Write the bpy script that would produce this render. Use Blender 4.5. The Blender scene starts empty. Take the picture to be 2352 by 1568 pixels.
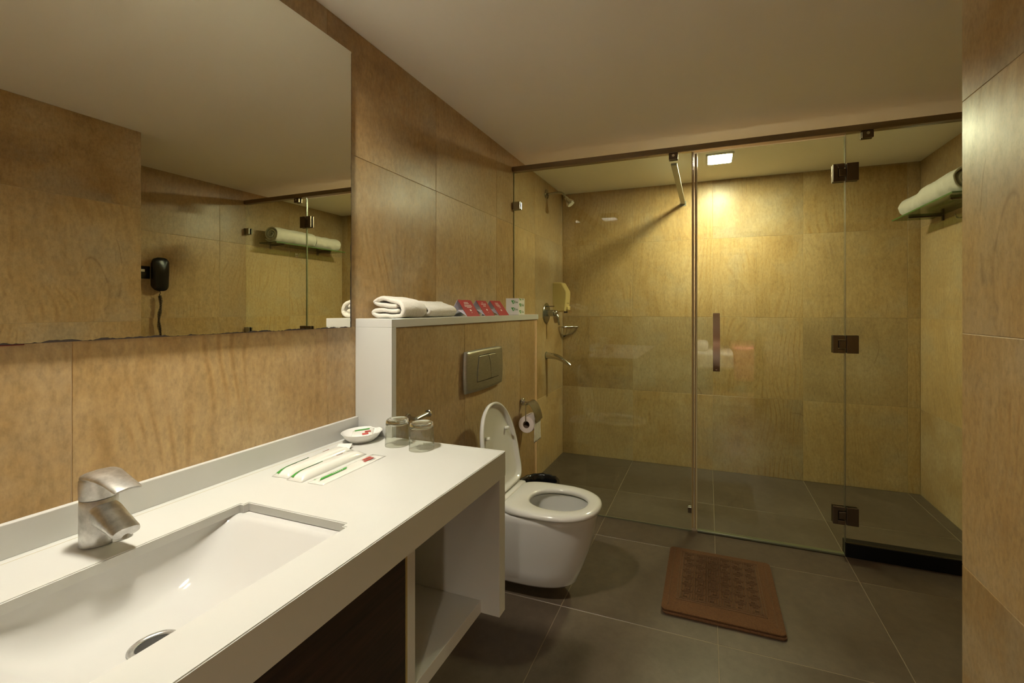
import bpy, bmesh, math, random
from mathutils import Vector, Matrix, noise

random.seed(7)
scene = bpy.context.scene
C = scene.collection
PI = math.pi

# ------------------------------------------------------------------ room numbers (metres)
H = 2.338            # ceiling
YB = 3.715           # shower back wall
YG = 2.66            # glass screen plane
X2 = 2.643           # right wall of shower / recess
X1 = 1.923           # near right wall
YC = 1.556           # where the near right wall ends
YR = -1.0            # wall behind the camera (with the doorway)
XL = 0.167           # depth of the cistern ledge
ZL = 1.2648          # top of the ledge
ZC = 0.8372          # counter top
S = 0.636            # tile module

# ------------------------------------------------------------------ camera
cam_d = bpy.data.cameras.new('camera')
cam = bpy.data.objects.new('camera', cam_d)
C.objects.link(cam)
cam.location = (1.2382, 0.0, 1.3)
cam.rotation_euler = (PI / 2, 0, 0.3441)
cam_d.sensor_fit = 'HORIZONTAL'
cam_d.sensor_width = 36.0
cam_d.lens = 990.3 / 2352 * 36.0
cam_d.shift_x = (1176 - 1270.5) / 2352
cam_d.shift_y = (709.7 - 784) / 2352
cam_d.clip_start = 0.02
scene.camera = cam

# ------------------------------------------------------------------ world, exposure
world = bpy.data.worlds.new('world')
scene.world = world
world.use_nodes = True
bg = world.node_tree.nodes['Background']
bg.inputs[0].default_value = (1.0, 0.85, 0.6, 1)
bg.inputs[1].default_value = 0.0
scene.view_settings.view_transform = 'Standard'
scene.view_settings.look = 'None'
scene.view_settings.exposure = 1.82
scene.view_settings.gamma = 1.0
scene.view_settings.use_curve_mapping = False

SHOWER_LAMP = 98.0        # emission strength of the diffusers
VANITY_LAMP = 118.0
BED_FILL = 230.0
ENTRY_FILL = 10.0
LAMP_COL = (1.0, 0.93, 0.70)
VLAMP_COL = (1.0, 0.94, 0.80)

scene.cycles.max_bounces = 10
scene.cycles.diffuse_bounces = 4
scene.cycles.adaptive_threshold = 0.03
scene.cycles.glossy_bounces = 4
scene.cycles.transmission_bounces = 10
scene.cycles.transparent_max_bounces = 16
scene.cycles.sample_clamp_indirect = 6.0
scene.cycles.use_denoising = True

# ================================================================== materials
def new_mat(name):
    m = bpy.data.materials.new(name)
    m.use_nodes = True
    nt = m.node_tree
    return m, nt, nt.nodes['Principled BSDF']

def plain(name, col, rough=0.5, metal=0.0, spec=0.5, coat=0.0, sheen=0.0):
    m, nt, b = new_mat(name)
    b.inputs['Base Color'].default_value = (*col, 1)
    b.inputs['Roughness'].default_value = rough
    b.inputs['Metallic'].default_value = metal
    b.inputs['Specular IOR Level'].default_value = spec
    b.inputs['Coat Weight'].default_value = coat
    b.inputs['Coat Roughness'].default_value = 0.05
    b.inputs['Sheen Weight'].default_value = sheen
    return m

def N(nt, typ, **kw):
    n = nt.nodes.new(typ)
    for k, v in kw.items():
        setattr(n, k, v)
    return n

def ramp(nt, stops):
    r = N(nt, 'ShaderNodeValToRGB')
    els = r.color_ramp.elements
    while len(els) < len(stops):
        els.new(0.5)
    for e, (p, c) in zip(els, stops):
        e.position = p
        e.color = (*c, 1) if len(c) == 3 else c
    return r

def noisetex(nt, vec, scale, detail=4, rough=0.55, dist=0.0):
    n = N(nt, 'ShaderNodeTexNoise')
    n.inputs['Scale'].default_value = scale
    n.inputs['Detail'].default_value = detail
    n.inputs['Roughness'].default_value = rough
    n.inputs['Distortion'].default_value = dist
    if vec is not None:
        nt.links.new(vec, n.inputs['Vector'])
    return n

def tile_coords(nt, spread=7.0):
    """object coordinates pushed to a different place of the texture for each tile"""
    tc = N(nt, 'ShaderNodeTexCoord')
    oi = N(nt, 'ShaderNodeObjectInfo')
    mul = N(nt, 'ShaderNodeMath', operation='MULTIPLY')
    mul.inputs[1].default_value = spread * 10
    nt.links.new(oi.outputs['Random'], mul.inputs[0])
    comb = N(nt, 'ShaderNodeCombineXYZ')
    nt.links.new(mul.outputs[0], comb.inputs[0])
    nt.links.new(mul.outputs[0], comb.inputs[1])
    add = N(nt, 'ShaderNodeVectorMath', operation='ADD')
    nt.links.new(tc.outputs['Object'], add.inputs[0])
    nt.links.new(comb.outputs[0], add.inputs[1])
    return add.outputs[0], oi

def mix_rgb(nt, fac, a, b, mode='MIX'):
    m = N(nt, 'ShaderNodeMix', data_type='RGBA', blend_type=mode)
    if isinstance(fac, float):
        m.inputs['Factor'].default_value = fac
    else:
        nt.links.new(fac, m.inputs['Factor'])
    for sock, v in ((m.inputs['A'], a), (m.inputs['B'], b)):
        if isinstance(v, tuple):
            sock.default_value = (*v, 1)
        else:
            nt.links.new(v, sock)
    return m.outputs['Result']

def m_stone():
    """sandstone-look porcelain: sandy body, upright streaks or drawn-out swirls, hairline cracks"""
    m, nt, b = new_mat('sandstone_tile')
    vec, oi = tile_coords(nt)
    mp = N(nt, 'ShaderNodeMapping')
    mp.inputs['Scale'].default_value = (1.0, 1.0, 0.45)
    nt.links.new(vec, mp.inputs['Vector'])
    # slow warp, shared by everything
    warp = noisetex(nt, mp.outputs[0], 1.7, 2, 0.5)
    wv = N(nt, 'ShaderNodeVectorMath', operation='MULTIPLY_ADD')
    nt.links.new(warp.outputs['Color'], wv.inputs[0])
    wv.inputs[1].default_value = (0.55, 0.55, 0.55)
    nt.links.new(mp.outputs[0], wv.inputs[2])
    # drawn-out strata
    swirl = N(nt, 'ShaderNodeTexWave', wave_type='BANDS', bands_direction='X')
    swirl.inputs['Scale'].default_value = 9.0
    swirl.inputs['Distortion'].default_value = 9.0
    swirl.inputs['Detail'].default_value = 1
    swirl.inputs['Detail Scale'].default_value = 0.45
    nt.links.new(wv.outputs[0], swirl.inputs['Vector'])
    # streaks, long in z
    ms = N(nt, 'ShaderNodeMapping')
    ms.inputs['Scale'].default_value = (26.0, 26.0, 1.6)
    nt.links.new(wv.outputs[0], ms.inputs['Vector'])
    streak = noisetex(nt, ms.outputs[0], 1.4, 3, 0.62)
    # clouds with grain in the high octaves; its colour channels serve as three masks
    cloud = noisetex(nt, vec, 2.7, 6, 0.66)
    sep = N(nt, 'ShaderNodeSeparateColor')
    nt.links.new(cloud.outputs['Color'], sep.inputs[0])
    c_body = ramp(nt, [(0.34, (0.285, 0.165, 0.060)), (0.44, (0.420, 0.262, 0.102)), (0.54, (0.460, 0.318, 0.156)), (0.66, (0.560, 0.425, 0.250))])
    nt.links.new(sep.outputs[0], c_body.inputs[0])
    c_streak = ramp(nt, [(0.25, (0.365, 0.228, 0.090)), (0.44, (0.425, 0.280, 0.122)), (0.60, (0.490, 0.335, 0.155)), (0.8, (0.43, 0.30, 0.145))])
    nt.links.new(streak.outputs['Fac'], c_streak.inputs[0])
    c_swirl = ramp(nt, [(0.0, (0.365, 0.222, 0.082)), (0.15, (0.435, 0.275, 0.112)), (0.5, (0.500, 0.338, 0.150)), (1.0, (0.45, 0.31, 0.145))])
    nt.links.new(swirl.outputs['Fac'], c_swirl.inputs[0])
    sel = ramp(nt, [(0.30, (0.18,) * 3), (0.70, (0.60,) * 3)])
    nt.links.new(oi.outputs['Random'], sel.inputs[0])
    col = mix_rgb(nt, sel.outputs[0], c_body.outputs[0], c_streak.outputs[0])
    pr = ramp(nt, [(0.50, (0,) * 3), (0.62, (0.8,) * 3)])
    nt.links.new(sep.outputs[1], pr.inputs[0])
    col = mix_rgb(nt, pr.outputs[0], col, c_swirl.outputs[0])
    grey = ramp(nt, [(0.52, (0,) * 3), (0.68, (0.55,) * 3)])
    nt.links.new(sep.outputs[2], grey.inputs[0])
    col = mix_rgb(nt, grey.outputs[0], col, (0.375, 0.305, 0.205))
    # some tiles are cooler and greyer as a whole
    m7 = N(nt, 'ShaderNodeMath', operation='MULTIPLY'); m7.inputs[1].default_value = 7.13
    nt.links.new(oi.outputs['Random'], m7.inputs[0])
    fc_ = N(nt, 'ShaderNodeMath', operation='FRACT'); nt.links.new(m7.outputs[0], fc_.inputs[0])
    gm = ramp(nt, [(0.40, (0,) * 3), (1.0, (0.42,) * 3)])
    nt.links.new(fc_.outputs[0], gm.inputs[0])
    col = mix_rgb(nt, gm.outputs[0], col, (0.415, 0.325, 0.205))
    # sandy grain
    fine = noisetex(nt, mp.outputs[0], 88.0, 3, 0.75)
    fr_ = ramp(nt, [(0.30, (0.80,) * 3), (0.50, (1.0,) * 3), (0.70, (1.15,) * 3)])
    nt.links.new(fine.outputs['Fac'], fr_.inputs[0])
    col = mix_rgb(nt, 1.0, col, fr_.outputs[0], 'MULTIPLY')
    # long hairline cracks where the slow warp crosses its middle
    sb = N(nt, 'ShaderNodeMath', operation='SUBTRACT')
    nt.links.new(warp.outputs['Fac'], sb.inputs[0]); sb.inputs[1].default_value = 0.56
    ab = N(nt, 'ShaderNodeMath', operation='ABSOLUTE')
    nt.links.new(sb.outputs[0], ab.inputs[0])
    vr = ramp(nt, [(0.0, (1.0,) * 3), (0.0022, (0,) * 3)])
    nt.links.new(ab.outputs[0], vr.inputs[0])
    msk = ramp(nt, [(0.54, (0,) * 3), (0.62, (0.55,) * 3)])
    nt.links.new(sep.outputs[2], msk.inputs[0])
    vm = N(nt, 'ShaderNodeMath', operation='MULTIPLY')
    nt.links.new(vr.outputs[0], vm.inputs[0]); nt.links.new(msk.outputs[0], vm.inputs[1])
    col = mix_rgb(nt, vm.outputs[0], col, (0.20, 0.115, 0.045))
    hv = N(nt, 'ShaderNodeHueSaturation')
    mr = N(nt, 'ShaderNodeMapRange')
    mr.inputs['To Min'].default_value = 0.88
    mr.inputs['To Max'].default_value = 1.10
    nt.links.new(oi.outputs['Random'], mr.inputs['Value'])
    nt.links.new(mr.outputs[0], hv.inputs['Value'])
    nt.links.new(col, hv.inputs['Color'])
    nt.links.new(hv.outputs[0], b.inputs['Base Color'])
    rr = ramp(nt, [(0.3, (0.30,) * 3), (0.7, (0.42,) * 3)])
    nt.links.new(sep.outputs[0], rr.inputs[0])
    nt.links.new(rr.outputs[0], b.inputs['Roughness'])
    bump = N(nt, 'ShaderNodeBump')
    bump.inputs['Strength'].default_value = 0.16
    bump.inputs['Distance'].default_value = 0.006
    rl = noisetex(nt, mp.outputs[0], 16.0, 1, 0.5)      # low relief, kept cheap
    nt.links.new(rl.outputs['Fac'], bump.inputs['Height'])
    nt.links.new(bump.outputs[0], b.inputs['Normal'])
    return m

def m_floor():
    m, nt, b = new_mat('dark_slate_tile')
    vec, oi = tile_coords(nt)
    n1 = noisetex(nt, vec, 2.2, 3, 0.6)
    n2 = noisetex(nt, vec, 26, 3, 0.7)
    r1 = ramp(nt, [(0.3, (0.070, 0.050, 0.033)), (0.7, (0.104, 0.077, 0.052))])
    nt.links.new(n1.outputs['Fac'], r1.inputs[0])
    r2 = ramp(nt, [(0.3, (0.84,) * 3), (0.7, (1.12,) * 3)])
    nt.links.new(n2.outputs['Fac'], r2.inputs[0])
    col = mix_rgb(nt, 1.0, r1.outputs[0], r2.outputs[0], 'MULTIPLY')
    nt.links.new(col, b.inputs['Base Color'])
    rr = ramp(nt, [(0.3, (0.34,) * 3), (0.7, (0.48,) * 3)])
    nt.links.new(n1.outputs['Fac'], rr.inputs[0])
    nt.links.new(rr.outputs[0], b.inputs['Roughness'])
    return m

def m_mottled(name, c1, c2, scale, rough=0.5, bump=0.0, metal=0.0, stretch=None, coat=0.0, sheen=0.0, bdist=0.003):
    m, nt, b = new_mat(name)
    tc = N(nt, 'ShaderNodeTexCoord')
    vec = tc.outputs['Object']
    if stretch:
        mp = N(nt, 'ShaderNodeMapping')
        mp.inputs['Scale'].default_value = stretch
        nt.links.new(vec, mp.inputs['Vector'])
        vec = mp.outputs[0]
    n = noisetex(nt, vec, scale, 5, 0.6, 0.2)
    r = ramp(nt, [(0.32, c1), (0.68, c2)])
    nt.links.new(n.outputs['Fac'], r.inputs[0])
    nt.links.new(r.outputs[0], b.inputs['Base Color'])
    b.inputs['Roughness'].default_value = rough
    b.inputs['Metallic'].default_value = metal
    b.inputs['Coat Weight'].default_value = coat
    b.inputs['Sheen Weight'].default_value = sheen
    if bump:
        bp = N(nt, 'ShaderNodeBump')
        bp.inputs['Strength'].default_value = bump
        bp.inputs['Distance'].default_value = bdist
        nt.links.new(n.outputs['Fac'], bp.inputs['Height'])
        nt.links.new(bp.outputs[0], b.inputs['Normal'])
    return m

def m_thin_glass(name, tint, refl=1.0):
    """sheet glass: fresnel reflection over tinted straight-through light"""
    m, nt, b = new_mat(name)
    nt.nodes.remove(b)
    out = nt.nodes['Material Output']
    fr = N(nt, 'ShaderNodeFresnel')
    geo = N(nt, 'ShaderNodeNewGeometry')          # same air-to-glass fresnel on both faces of the sheet
    ior = N(nt, 'ShaderNodeMapRange')
    ior.inputs['To Min'].default_value = 1.5; ior.inputs['To Max'].default_value = 1 / 1.5
    nt.links.new(geo.outputs['Backfacing'], ior.inputs['Value'])
    nt.links.new(ior.outputs[0], fr.inputs[0])
    tr = N(nt, 'ShaderNodeBsdfTransparent'); tr.inputs[0].default_value = (*tint, 1)
    gl = N(nt, 'ShaderNodeBsdfGlossy'); gl.inputs['Roughness'].default_value = 0.0
    mx = N(nt, 'ShaderNodeMixShader')
    ml = N(nt, 'ShaderNodeMath', operation='MULTIPLY'); ml.inputs[1].default_value = refl
    nt.links.new(fr.outputs[0], ml.inputs[0])
    nt.links.new(ml.outputs[0], mx.inputs[0])
    nt.links.new(tr.outputs[0], mx.inputs[1])
    nt.links.new(gl.outputs[0], mx.inputs[2])
    nt.links.new(mx.outputs[0], out.inputs['Surface'])
    return m

def m_emit(name, col, strength):
    m, nt, b = new_mat(name)
    b.inputs['Base Color'].default_value = (0.9, 0.9, 0.9, 1)
    b.inputs['Emission Color'].default_value = (*col, 1)
    b.inputs['Emission Strength'].default_value = strength
    return m

M = {}
M['stone'] = m_stone()
M['floor'] = m_floor()
M['grout'] = plain('wall_grout', (0.50, 0.38, 0.22), 0.8)
M['floor_grout'] = plain('floor_grout', (0.23, 0.18, 0.115), 0.8)
M['ceiling'] = plain('ceiling_paint', (0.90, 0.86, 0.78), 0.75)
M['counter'] = plain('white_solid_surface', (0.595, 0.59, 0.555), 0.30, coat=0.1)
M['counter_edge'] = plain('yellowed_edge', (0.42, 0.33, 0.13), 0.6)
M['ceramic'] = plain('white_ceramic', (0.60, 0.592, 0.565), 0.10, coat=0.4)
M['dish'] = plain('white_dish_ceramic', (0.82, 0.81, 0.77), 0.12, coat=0.4)
M['seat'] = plain('white_seat_plastic', (0.62, 0.605, 0.56), 0.16, coat=0.2)
M['chrome'] = plain('chrome', (0.62, 0.61, 0.58), 0.12, 1.0)
M['chrome_worn'] = m_mottled('limescaled_chrome', (0.42, 0.41, 0.39), (0.72, 0.71, 0.68), 42, 0.30, 0.0, 0.85)
M['chrome_dark'] = plain('dull_chrome', (0.40, 0.39, 0.35), 0.25, 1.0)
M['steel'] = m_mottled('brushed_steel', (0.36, 0.36, 0.315), (0.45, 0.45, 0.40), 30, 0.33, 0.0, 0.9, (1, 1, 12))
M['dull_steel'] = plain('dull_steel', (0.26, 0.25, 0.21), 0.5, 0.8)
M['bronze'] = m_mottled('bronze_rail', (0.24, 0.185, 0.125), (0.29, 0.23, 0.165), 14, 0.40, 0.0, 1.0, (0.3, 4, 4))
M['hinge'] = plain('dark_bronze_hinge', (0.17, 0.135, 0.105), 0.34, 1.0)
M['handle'] = plain('brushed_bronze_handle', (0.55, 0.43, 0.33), 0.28, 1.0)
M['glass'] = m_thin_glass('green_sheet_glass', (0.905, 0.950, 0.850))
M['glass_edge'] = plain('pale_glass_edge', (0.13, 0.135, 0.075), 0.3)
M['shelf_glass'] = m_thin_glass('green_shelf_glass', (0.50, 0.62, 0.42))
M['seal'] = plain('amber_vinyl_seal', (0.36, 0.25, 0.11), 0.25)
M['seal_clear'] = plain('pale_vinyl_seal', (0.52, 0.45, 0.26), 0.2)
M['towel'] = m_mottled('white_terry', (0.66, 0.62, 0.53), (0.78, 0.75, 0.67), 260, 0.95, 0.6, sheen=0.3, bdist=0.004)
M['wood'] = m_mottled('dark_wenge', (0.010, 0.005, 0.0035), (0.040, 0.020, 0.012), 9, 0.35, 0.03, stretch=(2, 0.5, 9))
M['black'] = plain('black_plastic', (0.006, 0.006, 0.006), 0.25)
M['black_stone'] = plain('black_granite', (0.004, 0.004, 0.004), 0.45, spec=0.2)
M['bag'] = plain('black_bag', (0.008, 0.008, 0.009), 0.22, coat=0.4)
M['bin'] = plain('grey_bin', (0.05, 0.05, 0.05), 0.4)
M['red'] = plain('red_card', (0.36, 0.016, 0.026), 0.35)
M['print_white'] = plain('white_print', (0.80, 0.72, 0.70), 0.5)
M['card_inner'] = plain('grey_card', (0.80, 0.80, 0.85), 0.6)
M['paper'] = plain('white_paper', (0.78, 0.75, 0.69), 0.7)
M['roll'] = plain('tissue_pink_white', (0.80, 0.70, 0.64), 0.9)
M['tissue'] = m_mottled('tissue', (0.62, 0.58, 0.50), (0.72, 0.69, 0.62), 60, 0.95, 0.5)
M['core'] = plain('cardboard_core', (0.14, 0.09, 0.06), 0.8)
M['green'] = plain('green_print', (0.045, 0.27, 0.035), 0.45)
M['dgreen'] = plain('dark_green_print', (0.07, 0.16, 0.025), 0.5)
M['redprint'] = plain('red_print', (0.38, 0.035, 0.02), 0.5)
M['greyprint'] = plain('grey_print', (0.42, 0.40, 0.40), 0.5)
M['film'] = m_thin_glass('clear_film', (0.93, 0.92, 0.87), 1.2)
M['sachet'] = plain('glossy_white_sachet', (0.74, 0.73, 0.675), 0.22, coat=0.6)
M['cream'] = plain('cream_plastic', (0.62, 0.48, 0.19), 0.3)
M['rubber'] = plain('dark_rubber', (0.02, 0.018, 0.015), 0.6)
M['brown_mat'] = m_mottled('brown_terry_mat', (0.078, 0.031, 0.0075), (0.128, 0.054, 0.014), 190, 0.95, 0.7, bdist=0.004)
M['mat_pat'] = m_mottled('brown_mat_pile', (0.095, 0.046, 0.017), (0.140, 0.074, 0.030), 190, 0.95, 0.7, bdist=0.004)
M['mirror'] = plain('mirror_silver', (0.90, 0.89, 0.80), 0.0, 1.0)
M['mirror_back'] = plain('mirror_backing', (0.075, 0.030, 0.018), 0.6)
M['mirror_worn'] = plain('blackened_silvering', (0.035, 0.022, 0.016), 0.5)
M['mirror_red'] = plain('red_backing_paint', (0.17, 0.014, 0.010), 0.5)
M['white_plastic'] = plain('white_plastic', (0.72, 0.70, 0.62), 0.35)
M['lamp_s'] = m_emit('shower_lamp_diffuser', LAMP_COL, SHOWER_LAMP)
M['lamp_v'] = m_emit('vanity_lamp_diffuser', VLAMP_COL, VANITY_LAMP)
M['fill_e'] = m_emit('entry_fill_diffuser', VLAMP_COL, ENTRY_FILL)
M['fill_b'] = m_emit('bedroom_fill_bulb', (1.0, 0.9, 0.72), BED_FILL)
M['bedroom_wall'] = plain('bedroom_paint', (0.62, 0.55, 0.42), 0.8)
M['bedroom_floor'] = plain('bedroom_floor', (0.20, 0.12, 0.06), 0.4)
M['linen'] = plain('white_linen', (0.78, 0.76, 0.70), 0.9)
M['pink'] = plain('pink_blanket', (0.60, 0.19, 0.18), 0.9)
M['baffle'] = plain('black_baffle', (0.012, 0.012, 0.012), 0.7, spec=0.1)
M['water'] = plain('toilet_water', (0.55, 0.52, 0.44), 0.05)

def m_tumbler():
    m, nt, b = new_mat('clear_tumbler_glass')
    b.inputs['Base Color'].default_value = (0.99, 1.0, 0.98, 1)
    b.inputs['Roughness'].default_value = 0.0
    b.inputs['IOR'].default_value = 1.45
    b.inputs['Transmission Weight'].default_value = 1.0
    return m
M['tumbler'] = m_tumbler()
M['tumbler_wall'] = m_thin_glass('tumbler_side_glass', (0.93, 0.935, 0.90), 1.3)

# ================================================================== mesh helpers
def empty(name, loc=(0, 0, 0), rz=0.0):
    o = bpy.data.objects.new(name, None)
    o.empty_display_size = 0.05
    o.location = loc
    o.rotation_euler = (0, 0, rz)
    C.objects.link(o)
    return o

def tag(o, label=None, cat=None, group=None, kind=None):
    if label: o['label'] = label
    if cat: o['category'] = cat
    if group: o['group'] = group
    if kind: o['kind'] = kind
    return o

def obj(name, bm, mat, parent=None, smooth=False, loc=None, rot=None):
    if isinstance(bm, bmesh.types.BMesh):
        bmesh.ops.recalc_face_normals(bm, faces=bm.faces)
        me = bpy.data.meshes.new(name)
        bm.to_mesh(me)
        bm.free()
    else:
        me = bm
    mats = mat if isinstance(mat, (list, tuple)) else [mat]
    if not me.materials:
        for k in mats:
            me.materials.append(M[k])
    if smooth:
        for p in me.polygons:
            p.use_smooth = True
    o = bpy.data.objects.new(name, me)
    C.objects.link(o)
    if parent: o.parent = parent
    if loc: o.location = loc
    if rot: o.rotation_euler = rot
    return o

def smooth_angle(o, ang=0.6):
    me = o.data
    for p in me.polygons: p.use_smooth = True
    bm = bmesh.new(); bm.from_mesh(me)
    for e in bm.edges:
        if len(e.link_faces) == 2 and e.calc_face_angle(0) > ang:
            e.smooth = False
    bm.to_mesh(me); bm.free()
    return o

def bx(bm, x0, x1, y0, y1, z0, z1, bev=0.0, seg=2, mi=0):
    vs = [bm.verts.new((x, y, z)) for z in (z0, z1) for y in (y0, y1) for x in (x0, x1)]
    idx = ((0, 2, 3, 1), (4, 5, 7, 6), (0, 1, 5, 4), (2, 6, 7, 3), (0, 4, 6, 2), (1, 3, 7, 5))
    fs = [bm.faces.new([vs[i] for i in f]) for f in idx]
    for f in fs: f.material_index = mi
    if bev > 0:
        es = list({e for f in fs for e in f.edges})
        r = bmesh.ops.bevel(bm, geom=es, offset=bev, segments=seg, affect='EDGES', profile=0.5)
        for f in r['faces']: f.material_index = mi
    return fs

def box(name, x0, x1, y0, y1, z0, z1, mat, parent=None, bev=0.002, seg=2):
    bm = bmesh.new()
    bx(bm, x0, x1, y0, y1, z0, z1, bev, seg)
    return obj(name, bm, mat, parent)

def ring_verts(bm, pts):
    return [bm.verts.new(p) for p in pts]

def loft(bm, rings, cap0=True, cap1=True, closed=True, mi=0):
    R = [ring_verts(bm, r) for r in rings]
    n = len(R[0])
    for a, b in zip(R, R[1:]):
        for i in range(n if closed else n - 1):
            j = (i + 1) % n
            f = bm.faces.new((a[i], a[j], b[j], b[i])); f.material_index = mi
    if cap0: bm.faces.new(list(reversed(R[0]))).material_index = mi
    if cap1: bm.faces.new(R[-1]).material_index = mi
    return R

def circ(c, r, ax, n=24, ph=0.0):
    """circle of radius r about point c, in the plane normal to unit axis ax"""
    ax = Vector(ax).normalized()
    u = ax.orthogonal().normalized() if abs(ax.z) < 0.99 else Vector((1, 0, 0))
    v = ax.cross(u)
    c = Vector(c)
    return [c + r * (math.cos(2 * PI * i / n + ph) * u + math.sin(2 * PI * i / n + ph) * v) for i in range(n)]

def cyl(bm, p0, p1, r0, r1=None, n=20, bev=0.0, mi=0):
    r1 = r0 if r1 is None else r1
    p0, p1 = Vector(p0), Vector(p1)
    ax = (p1 - p0).normalized()
    if bev:
        rings = [circ(p0, r0 - bev, ax, n), circ(p0 + ax * bev, r0, ax, n), circ(p1 - ax * bev, r1, ax, n), circ(p1, r1 - bev, ax, n)]
    else:
        rings = [circ(p0, r0, ax, n), circ(p1, r1, ax, n)]
    loft(bm, rings, mi=mi)

def tube(bm, pts, r, n=10, cap=True, mi=0):
    """swept tube, parallel-transported frame; r may be a list"""
    pts = [Vector(p) for p in pts]
    t = [(pts[min(i + 1, len(pts) - 1)] - pts[max(i - 1, 0)]).normalized() for i in range(len(pts))]
    u = t[0].orthogonal().normalized()
    rings = []
    for i, p in enumerate(pts):
        u = (u - t[i] * u.dot(t[i])).normalized()
        v = t[i].cross(u)
        ri = r[i] if isinstance(r, (list, tuple)) else r
        rings.append([p + ri * (math.cos(2 * PI * k / n) * u + math.sin(2 * PI * k / n) * v) for k in range(n)])
    loft(bm, rings, cap, cap, mi=mi)

def catmull(P, per=6, closed=False):
    P = [Vector(p) for p in P]
    n = len(P)
    out = []
    rng = range(n) if closed else range(n - 1)
    for i in rng:
        if closed:
            p0, p1, p2, p3 = P[(i - 1) % n], P[i], P[(i + 1) % n], P[(i + 2) % n]
        else:
            p0, p1, p2, p3 = P[max(i - 1, 0)], P[i], P[i + 1], P[min(i + 2, n - 1)]
        for k in range(per):
            s = k / per
            out.append(0.5 * ((2 * p1) + (-p0 + p2) * s + (2 * p0 - 5 * p1 + 4 * p2 - p3) * s * s + (-p0 + 3 * p1 - 3 * p2 + p3) * s ** 3))
    if not closed: out.append(P[-1])
    return out

def prism(bm, pts2, axis, a0, a1, mi=0):
    """extrude a 2-D outline along an axis: axis 'x' -> pts are (y,z), 'y' -> (x,z), 'z' -> (x,y)"""
    def p3(p, a):
        return {'x': (a, p[0], p[1]), 'y': (p[0], a, p[1]), 'z': (p[0], p[1], a)}[axis]
    loft(bm, [[p3(p, a0) for p in pts2], [p3(p, a1) for p in pts2]], mi=mi)

def lathe(bm, prof, c, n=40, mi=0, close=False):
    """prof: list of (r,z), about the vertical axis through c"""
    rings = [[(c[0] + r * math.cos(2 * PI * k / n), c[1] + r * math.sin(2 * PI * k / n), c[2] + z) for k in range(n)] for r, z in prof]
    loft(bm, rings, not close, not close, mi=mi)
    return rings

def lathe_closed(bm, prof, c, n=40):
    rings = [ring_verts(bm, [(c[0] + r * math.cos(2 * PI * k / n), c[1] + r * math.sin(2 * PI * k / n), c[2] + z) for k in range(n)]) for r, z in prof]
    m = len(rings)
    for i in range(m):
        a, b = rings[i], rings[(i + 1) % m]
        for k in range(n):
            j = (k + 1) % n
            bm.faces.new((a[k], a[j], b[j], b[k]))

def struct(o):
    o['kind'] = 'structure'
    return o

# ================================================================== tiles
TILE_CACHE = {}
def tile_mesh(w, h, t, mat, bev=0.0011):
    key = (round(w, 4), round(h, 4), t, mat)
    if key not in TILE_CACHE:
        bm = bmesh.new()
        bx(bm, -w / 2, w / 2, -t, 0, -h / 2, h / 2, 0)
        # small arris on the front edge only (front face is y = -t)
        fe = [e for e in bm.edges if all(abs(v.co.y + t) < 1e-6 for v in e.verts)]
        bmesh.ops.bevel(bm, geom=fe, offset=bev, segments=1, affect='EDGES')
        bmesh.ops.recalc_face_normals(bm, faces=bm.faces)
        me = bpy.data.meshes.new('tile')
        bm.to_mesh(me); bm.free()
        me.materials.append(M[mat])
        TILE_CACHE[key] = me
    return TILE_CACHE[key]

def tile_grid(parent, us, vs, place, rot, mat='stone', gap=0.0015, t=0.006, skip=None):
    for i in range(len(us) - 1):
        for j in range(len(vs) - 1):
            u0, u1, v0, v1 = us[i], us[i + 1], vs[j], vs[j + 1]
            if u1 - u0 < 0.012 or v1 - v0 < 0.012: continue
            if skip and skip(u0, u1, v0, v1): continue
            me = tile_mesh(u1 - u0 - gap, v1 - v0 - gap, t, mat)
            o = bpy.data.objects.new('tile', me)
            o.location = place((u0 + u1) / 2, (v0 + v1) / 2)
            o.rotation_euler = rot
            C.objects.link(o)
            o.parent = parent

ZR = [0.0, 0.600, 1.2357, 1.871, H]
T = 0.006
# left wall (x = 0): tile fronts at x = 0
wl = struct(box('wall_left', -0.12, -T + 0.0045, YR, YB + 0.12, 0, H, 'grout', bev=0))
yl = [YR] + [0.5036 + k * 0.6357 for k in range(-2, 6) if 0.5036 + k * 0.6357 > YR + 0.02] + [YB]
tile_grid(wl, yl, ZR, lambda u, v: (-T, u, v), (0, 0, PI / 2))
# back wall (y = YB)
wb = struct(box('wall_back', 0, X2, YB + T - 0.0045, YB + 0.12, 0, H, 'grout', bev=0))
XJ = [0.0, 0.633, 1.2765, 1.920, 2.569, X2]
tile_grid(wb, XJ, [0.0, 0.606, 1.2357, 1.868, H], lambda u, v: (u, YB + T, v), (0, 0, 0))
# right wall of the recess and the shower (x = X2)
wr = struct(box('wall_recess', X2 + T - 0.0045, X2 + 0.12, YC - 0.05, YB + 0.12, 0, H, 'grout', bev=0))
yr = [YC, 1.80, 2.44, 3.076, YB]
tile_grid(wr, yr, [0.0, 0.600, 1.2357, 1.871, H], lambda u, v: (X2 + T, u, v), (0, 0, -PI / 2))
# near right wall: a block that ends at YC
wn = struct(box('wall_right', X1 + T - 0.0045, X2 + 0.12, YR, YC - T + 0.0045, 0, H, 'grout', bev=0))
tile_grid(wn, [YR, -0.36, 0.28, 0.92, YC], [0.0, 0.5715, 1.2310, 1.8910, H], lambda u, v: (X1 + T, u, v), (0, 0, -PI / 2))
tile_grid(wn, [X1, 2.44, X2], [0.0, 0.5715, 1.2310, 1.8910, H], lambda u, v: (u, YC - T, v), (0, 0, PI))
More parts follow.
